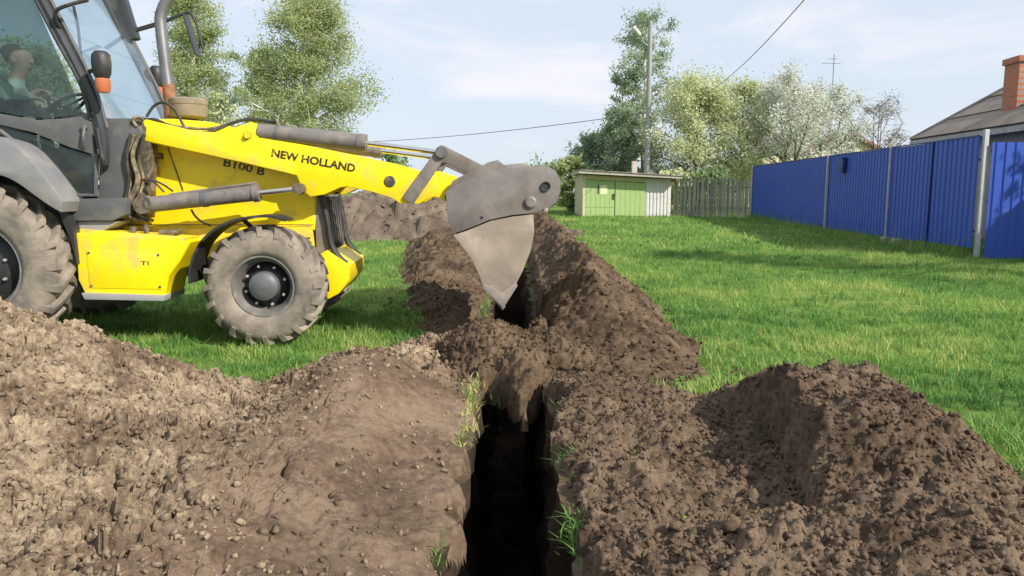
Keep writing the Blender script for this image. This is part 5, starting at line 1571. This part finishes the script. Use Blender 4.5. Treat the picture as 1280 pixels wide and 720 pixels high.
for wx in (6.2, 8.6):
    m_ = MB(); m_.box((wx, 0.42, 1.75), (1.5, 0.10, 1.5)); w_ = m_.build('window', M['white_frame'], house)
    for dx in (-0.36, 0.36):
        MB().box((wx + dx, 0.375, 1.75), (0.62, 0.04, 1.32)).build('pane', M['dark_glass'], w_)
# chimney
ch_p = at_depth(1262, 131, 19.6); ch_t = at_depth(1256, 71, 19.6)
inv = Matrix.Rotation(-house.rotation_euler.z, 4, 'Z')
lc = inv @ (Vector((ch_p.x + 0.50, 19.9, 0)) - h_org)
m_ = MB()
zb, zt = ch_p.z - 0.45, ch_t.z
m_.box((lc.x, lc.y, (zb + zt) / 2), (0.66, 0.62, zt - zb), bevel=0.01)
chm = m_.build('chimney', M['brick'], house)
m_ = MB(); m_.box((lc.x, lc.y, zt - 0.04), (0.76, 0.72, 0.16), bevel=0.01); m_.build('chimney_cap', M['brick'], chm)

# small far house behind the blossom
fh_p = at_depth(1058, 195, 46.0)
fh = empty('cottage', (fh_p.x, 46.0, 0.2), 0.25)
tag(fh, 'small cream cottage with brown gable roof behind the blossom trees', 'house')
zz = lambda py: at_depth(1058, py, 46.0).z - 0.2
m_ = MB(); m_.prism([(-2.4, 0), (2.4, 0), (2.4, zz(190)), (0.2, zz(170)), (-2.4, zz(190))], 0, 6); m_.build('wall', M['wall_yellow'], fh)
for s in (-1, 1):
    m_ = MB(); m_.prism([(0.2, zz(166)), (0.2, zz(170) + 0.02), (s * 2.9, zz(194)), (s * 2.9, zz(190.5))], -0.4, 6.4); m_.build('roof_slope', M['roof_brown'], fh)
m_ = MB(); m_.box((0.1, -0.02, zz(186)), (0.9, 0.08, 0.8)); w_ = m_.build('window', M['white_frame'], fh)
MB().box((0.1, -0.07, zz(186)), (0.7, 0.04, 0.62)).build('pane', M['dark_glass'], w_)
m_ = MB(); m_.prism([(-6.5, 0), (-2.5, 0), (-2.5, zz(195)), (-4.0, zz(188)), (-6.5, zz(200))], 0.5, 5); m_.build('annex', M['wall_yellow'], fh)
m_ = MB(); m_.prism([(-6.8, zz(201)), (-4.0, zz(188) + 0.02), (-2.45, zz(195)), (-2.45, zz(192)), (-4.0, zz(184)), (-6.8, zz(198))], 0.2, 5.3); m_.build('annex_roof', M['old_wood'], fh)

# ------------------------------------------------------------------ poles and wires
PY = 38.0
pb = at_depth(808, 250, PY)
pole = empty('utility_pole', (pb.x, PY, 0.2))
tag(pole, 'tall concrete utility pole with a street lamp behind the shed', 'utility pole')
ph = at_depth(808, 26, PY).z - 0.2
MB().tube([(0, 0, 0), (0, 0, ph)], [0.17, 0.10], 12).build('mast', M['pole_concrete'], pole)
lp = at_depth(797, 42, PY) ; lq = at_depth(804, 54, PY)
la_ = MB().tube([(0, 0, lq.z - 0.4), (lq.x - pb.x, -0.1, lq.z - 0.2), (lp.x - pb.x, -0.4, lp.z - 0.2)], 0.035, 8).build('lamp_arm', M['pole_concrete'], pole)
m_ = MB(); m_.box((lp.x - pb.x - 0.12, -0.5, lp.z - 0.17), (0.55, 0.22, 0.14), Euler((0, R(50), 0)), bevel=0.04); m_.build('lamp_head', M['white_metal'], la_)
def wire(a, b, sag, label, rad=0.012):
    a, b = Vector(a), Vector(b)
    pts = [a.lerp(b, t / 20) - Vector((0, 0, sag * 4 * (t / 20) * (1 - t / 20))) for t in range(21)]
    return tag(MB().tube(pts, rad, 5).build('power_line', M['wire'], None, 60), label, 'wire')
wire(at_depth(808, 36, PY) + Vector((0, -0.1, 0)), (12.5, 6.0, 7.6), 0.5, 'dark service cable crossing the upper right sky', 0.016) if False else None
wire(at_depth(868, 122, 37.0), at_depth(1012, -8, 14.0), 0.35, 'dark service cable slanting across the upper right sky', 0.010)
wire(at_depth(808, 141, PY), at_depth(440, 178, 60.0), 0.25, 'thin sagging line running left from the utility pole', 0.02)
wire(at_depth(960, 104, 44), at_depth(985, 62, 30), 0.1, 'short faint wire above the white blossom', 0.014) if False else None
am_b, am_t = at_depth(1040, 120, 44), at_depth(1040, 68, 44)
am = empty('antenna_mast', (am_b.x, 44, 0.2))
tag(am, 'thin aerial mast with cross arms rising above the blossom', 'antenna')
MB().tube([(0, 0, 0), (0, 0, am_t.z - 0.2)], 0.022, 6).build('mast', M['wire'], am)
for dz, w_ in ((0.5, 1.0), (0.25, 0.5)):
    MB().tube([(-w_ * 0.7, 0, am_t.z - 0.2 - dz), (w_ * 0.4, 0, am_t.z - 0.2 - dz)], 0.014, 6).build('cross_rod', M['wire'], am)

# ------------------------------------------------------------------ trees
def tree(name, base, height, crown_r, crown_lo, label, cat, leaf, bark, n_leaf, leaf_size, seed, trunk_r=0.12, n_limb=26, prof=None, droop=0.0, up=0.55, group=None, stems=1, clump=0.30, sub=6, twig_r=0.010, even=0.9):
    """trunk with limbs and twigs; leaves scattered round the twigs"""
    rng = np.random.default_rng(seed)
    root = empty(name, base)
    tag(root, label, cat, group)
    wood = MB()
    tips = []
    prof = prof or (lambda t: math.sin(math.pi * min(1, max(0, 0.10 + 0.86 * t))) ** 0.8)
    for s in range(stems):
        ang0 = rng.uniform(0, 6.28)
        lean = 0.0 if stems == 1 else crown_r * 0.42
        n = 8
        trunk = []
        for i in range(n + 1):
            t = i / n
            trunk.append(Vector((math.cos(ang0) * lean * t + 0.05 * height * 0.12 * rng.normal() * t, math.sin(ang0) * lean * t + 0.05 * height * 0.12 * rng.normal() * t, height * 0.97 * t * (1 if stems == 1 else rng.uniform(0.92, 1.0)))))
        wood.tube(trunk, [trunk_r / math.sqrt(stems) * (1 - 0.93 * i / n) + 0.008 for i in range(n + 1)], 7)
        for k in range(max(6, n_limb // stems)):
            t = crown_lo + (1 - crown_lo) * ((k + rng.random()) / max(6, n_limb // stems)) ** 0.9
            t = min(t, 0.98)
            f = t * n; i = min(int(f), n - 1)
            p0 = trunk[i].lerp(trunk[i + 1], f - i)
            tc = (t - crown_lo) / (1 - crown_lo)
            rr = crown_r * prof(tc) * rng.uniform(0.65, 1.12)
            az = k * 2.399 + rng.normal(0, 0.4)
            d = Vector((math.cos(az), math.sin(az), up * rng.uniform(0.5, 1.4)))
            end = p0 + Vector((d.x * rr, d.y * rr, d.z * rr - droop * rr))
            mid = p0.lerp(end, 0.5) + Vector((rng.normal(), rng.normal(), 0)) * 0.08 * rr + Vector((0, 0, 0.10 * rr + 0.2 * droop * rr))
            limb = smooth_path([p0, mid, end], 3)
            r0 = max(0.012, trunk_r * (1 - t) * 0.5)
            wood.tube(limb, [r0 * (1 - 0.75 * q / (len(limb) - 1)) + 0.003 for q in range(len(limb))], 5)
            for q in range(sub):
                u = 0.25 + 0.75 * (q + rng.random()) / sub
                fi = u * (len(limb) - 1); ii = min(int(fi), len(limb) - 2)
                a = limb[ii].lerp(limb[ii + 1], fi - ii)
                tl = crown_r * 0.34 * rng.uniform(0.5, 1.1)
                b = a + Vector((rng.normal(), rng.normal(), rng.normal() * 0.6 + 0.25 - droop)) .normalized() * tl
                wood.tube([a, a.lerp(b, 0.5) + Vector(rng.normal(0, 0.05, 3) * tl), b], [twig_r, twig_r * 0.7, twig_r * 0.4], 4, caps=False)
                tips.append((a, b, tc))
    wood.build('trunk', M[bark], root, 60)
    # leaves
    A = np.array([t[0][:] for t in tips]); Bv = np.array([t[1][:] for t in tips])
    wts = rng.gamma(even, 1.0, len(tips)); wts /= wts.sum()             # some twigs full, some nearly bare
    idx = rng.choice(len(tips), n_leaf, p=wts)
    u = rng.random(n_leaf)[:, None] * 1.1
    sc = np.linalg.norm(Bv - A, axis=1)[idx][:, None]
    P = A[idx] + (Bv - A)[idx] * u + rng.normal(0, 1, (n_leaf, 3)) * sc * clump + np.array([0, 0, -1]) * droop * np.abs(rng.normal(0, 0.5, (n_leaf, 1))) * sc
    P[:, 2] = np.maximum(P[:, 2], 0.05)
    rot = rand_rot(rng, n_leaf)
    s = leaf_size * rng.uniform(0.6, 1.35, n_leaf)[:, None]
    ax, ay = rot[:, :, 0] * s, rot[:, :, 1] * s * 0.62
    bend = rot[:, :, 2] * s * 0.18
    V = np.stack([P - ax, P - ay * 1.0 + bend, P + ax, P + ay + bend], 1).reshape(-1, 3)
    Fq = np.arange(n_leaf * 4).reshape(-1, 4)
    twig_tone = rng.normal(0, 0.15, len(tips))[idx]
    tone = np.clip(0.5 + twig_tone + rng.normal(0, 0.14, n_leaf), 0, 1)
    link('crown', np_mesh('crown', V, Fq, False, np.repeat(tone, 4)), M[leaf], root)
    return root

def tb(px, Y): p = at_depth(px, 240, Y); return (p.x, Y, GZ_(p.x, Y))
cone = lambda t: (0.85 + 0.5 * t) if t < 0.25 else 1.0 * (1 - t) ** 0.75 + 0.14
def hz_(px, py, Y): return at_depth(px, py, Y).z - GZ_(0, Y)
birches = 'birches behind the loader'
tree('birch_tree', tb(392, 27), hz_(388, -4, 27), 2.6, 0.12, 'broad young birch with white branches behind the loader arm', 'tree', 'leaf_birch', 'bark_birch', 64000, 0.038, 701, 0.18, 46, cone, 0.10, 0.75, birches, clump=0.27, sub=11, twig_r=0.013, even=2.2)
tree('birch_tree', tb(250, 27.5), hz_(243, -32, 27.5), 2.0, 0.12, 'birch standing behind the exhaust pipe', 'tree', 'leaf_birch', 'bark_birch', 46000, 0.038, 702, 0.16, 38, cone, 0.10, 0.75, birches, clump=0.27, sub=11, twig_r=0.013, even=2.2)
tree('birch_tree', tb(335, 34), hz_(335, 60, 34), 1.9, 0.12, 'lower birch between the two birches behind the loader', 'tree', 'leaf_birch', 'bark_birch', 15000, 0.055, 703, 0.10, 24, cone, 0.10, 0.7, birches)
tree('bush', tb(280, 24), hz_(280, 118, 24), 0.75, 0.1, 'yellowish shrub beside the air intake of the loader', 'bush', 'leaf_pear', 'bark', 2600, 0.06, 704, 0.05, 16)
tree('birch_tree', tb(60, 36), hz_(60, 60, 36), 3.2, 0.15, 'birch partly hidden behind the cab glass', 'tree', 'leaf_birch', 'bark_birch', 9000, 0.09, 705, 0.12, 26, cone, 0.1, 0.7, birches)
tree('bush', tb(487, 40), hz_(487, 190, 40), 1.2, 0.1, 'small far bush at the foot of the broad birch', 'bush', 'leaf_bush', 'bark', 2500, 0.08, 706, 0.05, 14)

slim = lambda t: 0.75 if t < 0.2 else (1.0 - 0.30 * abs(t - 0.5)) * (1 - max(0, t - 0.78) / 0.22 * 0.55)
tree('birch_tree', tb(803, 42), hz_(806, 16, 42), 1.95, 0.15, 'tall slender birch rising behind the shed and pole', 'tree', 'leaf_tall', 'bark_birch', 15000, 0.065, 711, 0.17, 42, slim, 0.22, 0.65, clump=0.26, sub=10)
tree('birch_tree', tb(777, 43), hz_(775, 88, 43), 1.25, 0.2, 'shorter dark birch at the left of the tall one', 'tree', 'leaf_tall', 'bark_birch', 5500, 0.07, 712, 0.12, 24, slim, 0.2, 0.6)
tree('bush', tb(776, 40), hz_(776, 138, 40), 1.7, 0.05, 'rounded green bush behind the shed roof', 'bush', 'leaf_tall', 'bark', 13000, 0.07, 713, 0.08, 26)
tree('bush', tb(745, 42), hz_(742, 172, 42), 1.9, 0.05, 'dark green bush left of the rounded bush', 'bush', 'leaf_tall', 'bark', 11000, 0.07, 714, 0.08, 24)
tree('bush', tb(712, 40), hz_(712, 205, 40), 1.35, 0.03, 'low leafy bush just left of the green shed', 'bush', 'leaf_birch', 'bark', 6000, 0.08, 715, 0.06, 22)
tree('bush', tb(690, 55), hz_(690, 212, 55), 2.2, 0.03, 'far green bush showing right of the bucket', 'bush', 'leaf_bush', 'bark', 4000, 0.11, 716, 0.06, 20)
round_ = lambda t: math.sin(math.pi * min(1, 0.22 + 0.74 * t)) ** 0.7
tree('pear_tree', tb(868, 38), hz_(868, 108, 38), 2.55, 0.10, 'full blossoming pear tree with cream green crown', 'tree', 'leaf_pear', 'bark', 34000, 0.055, 721, 0.16, 44, round_, 0.0, 0.5, clump=0.36)
tree('pear_tree', tb(925, 40), hz_(925, 108, 40), 2.4, 0.10, 'second cream green blossoming tree beside the first', 'tree', 'leaf_pear', 'bark', 26000, 0.055, 722, 0.15, 40, round_, 0.0, 0.5, clump=0.36)
tree('cherry_tree', tb(990, 37), hz_(992, 108, 37), 2.45, 0.22, 'white blossoming cherry with dark open branches above the blue fence', 'tree', 'leaf_cherry', 'bark', 17000, 0.055, 723, 0.17, 30, round_, 0.0, 0.8, clump=0.30, stems=3, sub=9, twig_r=0.014)
tree('cherry_tree', tb(1035, 41), hz_(1035, 112, 41), 2.2, 0.2, 'pale blossoming cherry in front of the aerial mast', 'tree', 'leaf_cherry', 'bark', 15000, 0.055, 724, 0.14, 26, round_, 0.0, 0.7, clump=0.32, stems=2, sub=8, twig_r=0.012)
tree('bare_tree', tb(1098, 42), hz_(1098, 128, 42), 2.1, 0.2, 'nearly bare twiggy tree right of the blossom', 'tree', 'leaf_sparse', 'bark', 1400, 0.05, 725, 0.12, 34, round_, 0.0, 0.9, clump=0.3, stems=3, sub=12, twig_r=0.012)
tree('bush', (9.4, 35.5, 0.2), 1.9, 1.3, 0.03, 'green bush growing behind the grey board fence', 'bush', 'leaf_bush', 'bark', 5000, 0.08, 726, 0.05, 22)
tree('bush', (7.9, 35.6, 0.2), 1.9, 1.0, 0.03, 'leafy bush behind the board fence next to the shed', 'bush', 'leaf_pear', 'bark', 4000, 0.08, 727, 0.05, 20)
# garden trees off to the right, outside the frame, whose shade falls on the lawn
shade = 'garden trees right of the frame'
tree('apple_tree', (11.8, 9.0, 0), 7.4, 2.3, 0.35, 'garden tree outside the frame at the right shading the lawn', 'tree', 'leaf_bush', 'bark', 2400, 0.10, 731, 0.2, 30, round_, 0, 0.6, shade)
tree('apple_tree', (16.4, 11.0, 0), 6.4, 2.0, 0.4, 'garden tree outside the frame behind the gate post', 'tree', 'leaf_bush', 'bark', 3200, 0.12, 733, 0.2, 28, round_, 0, 0.6, shade)
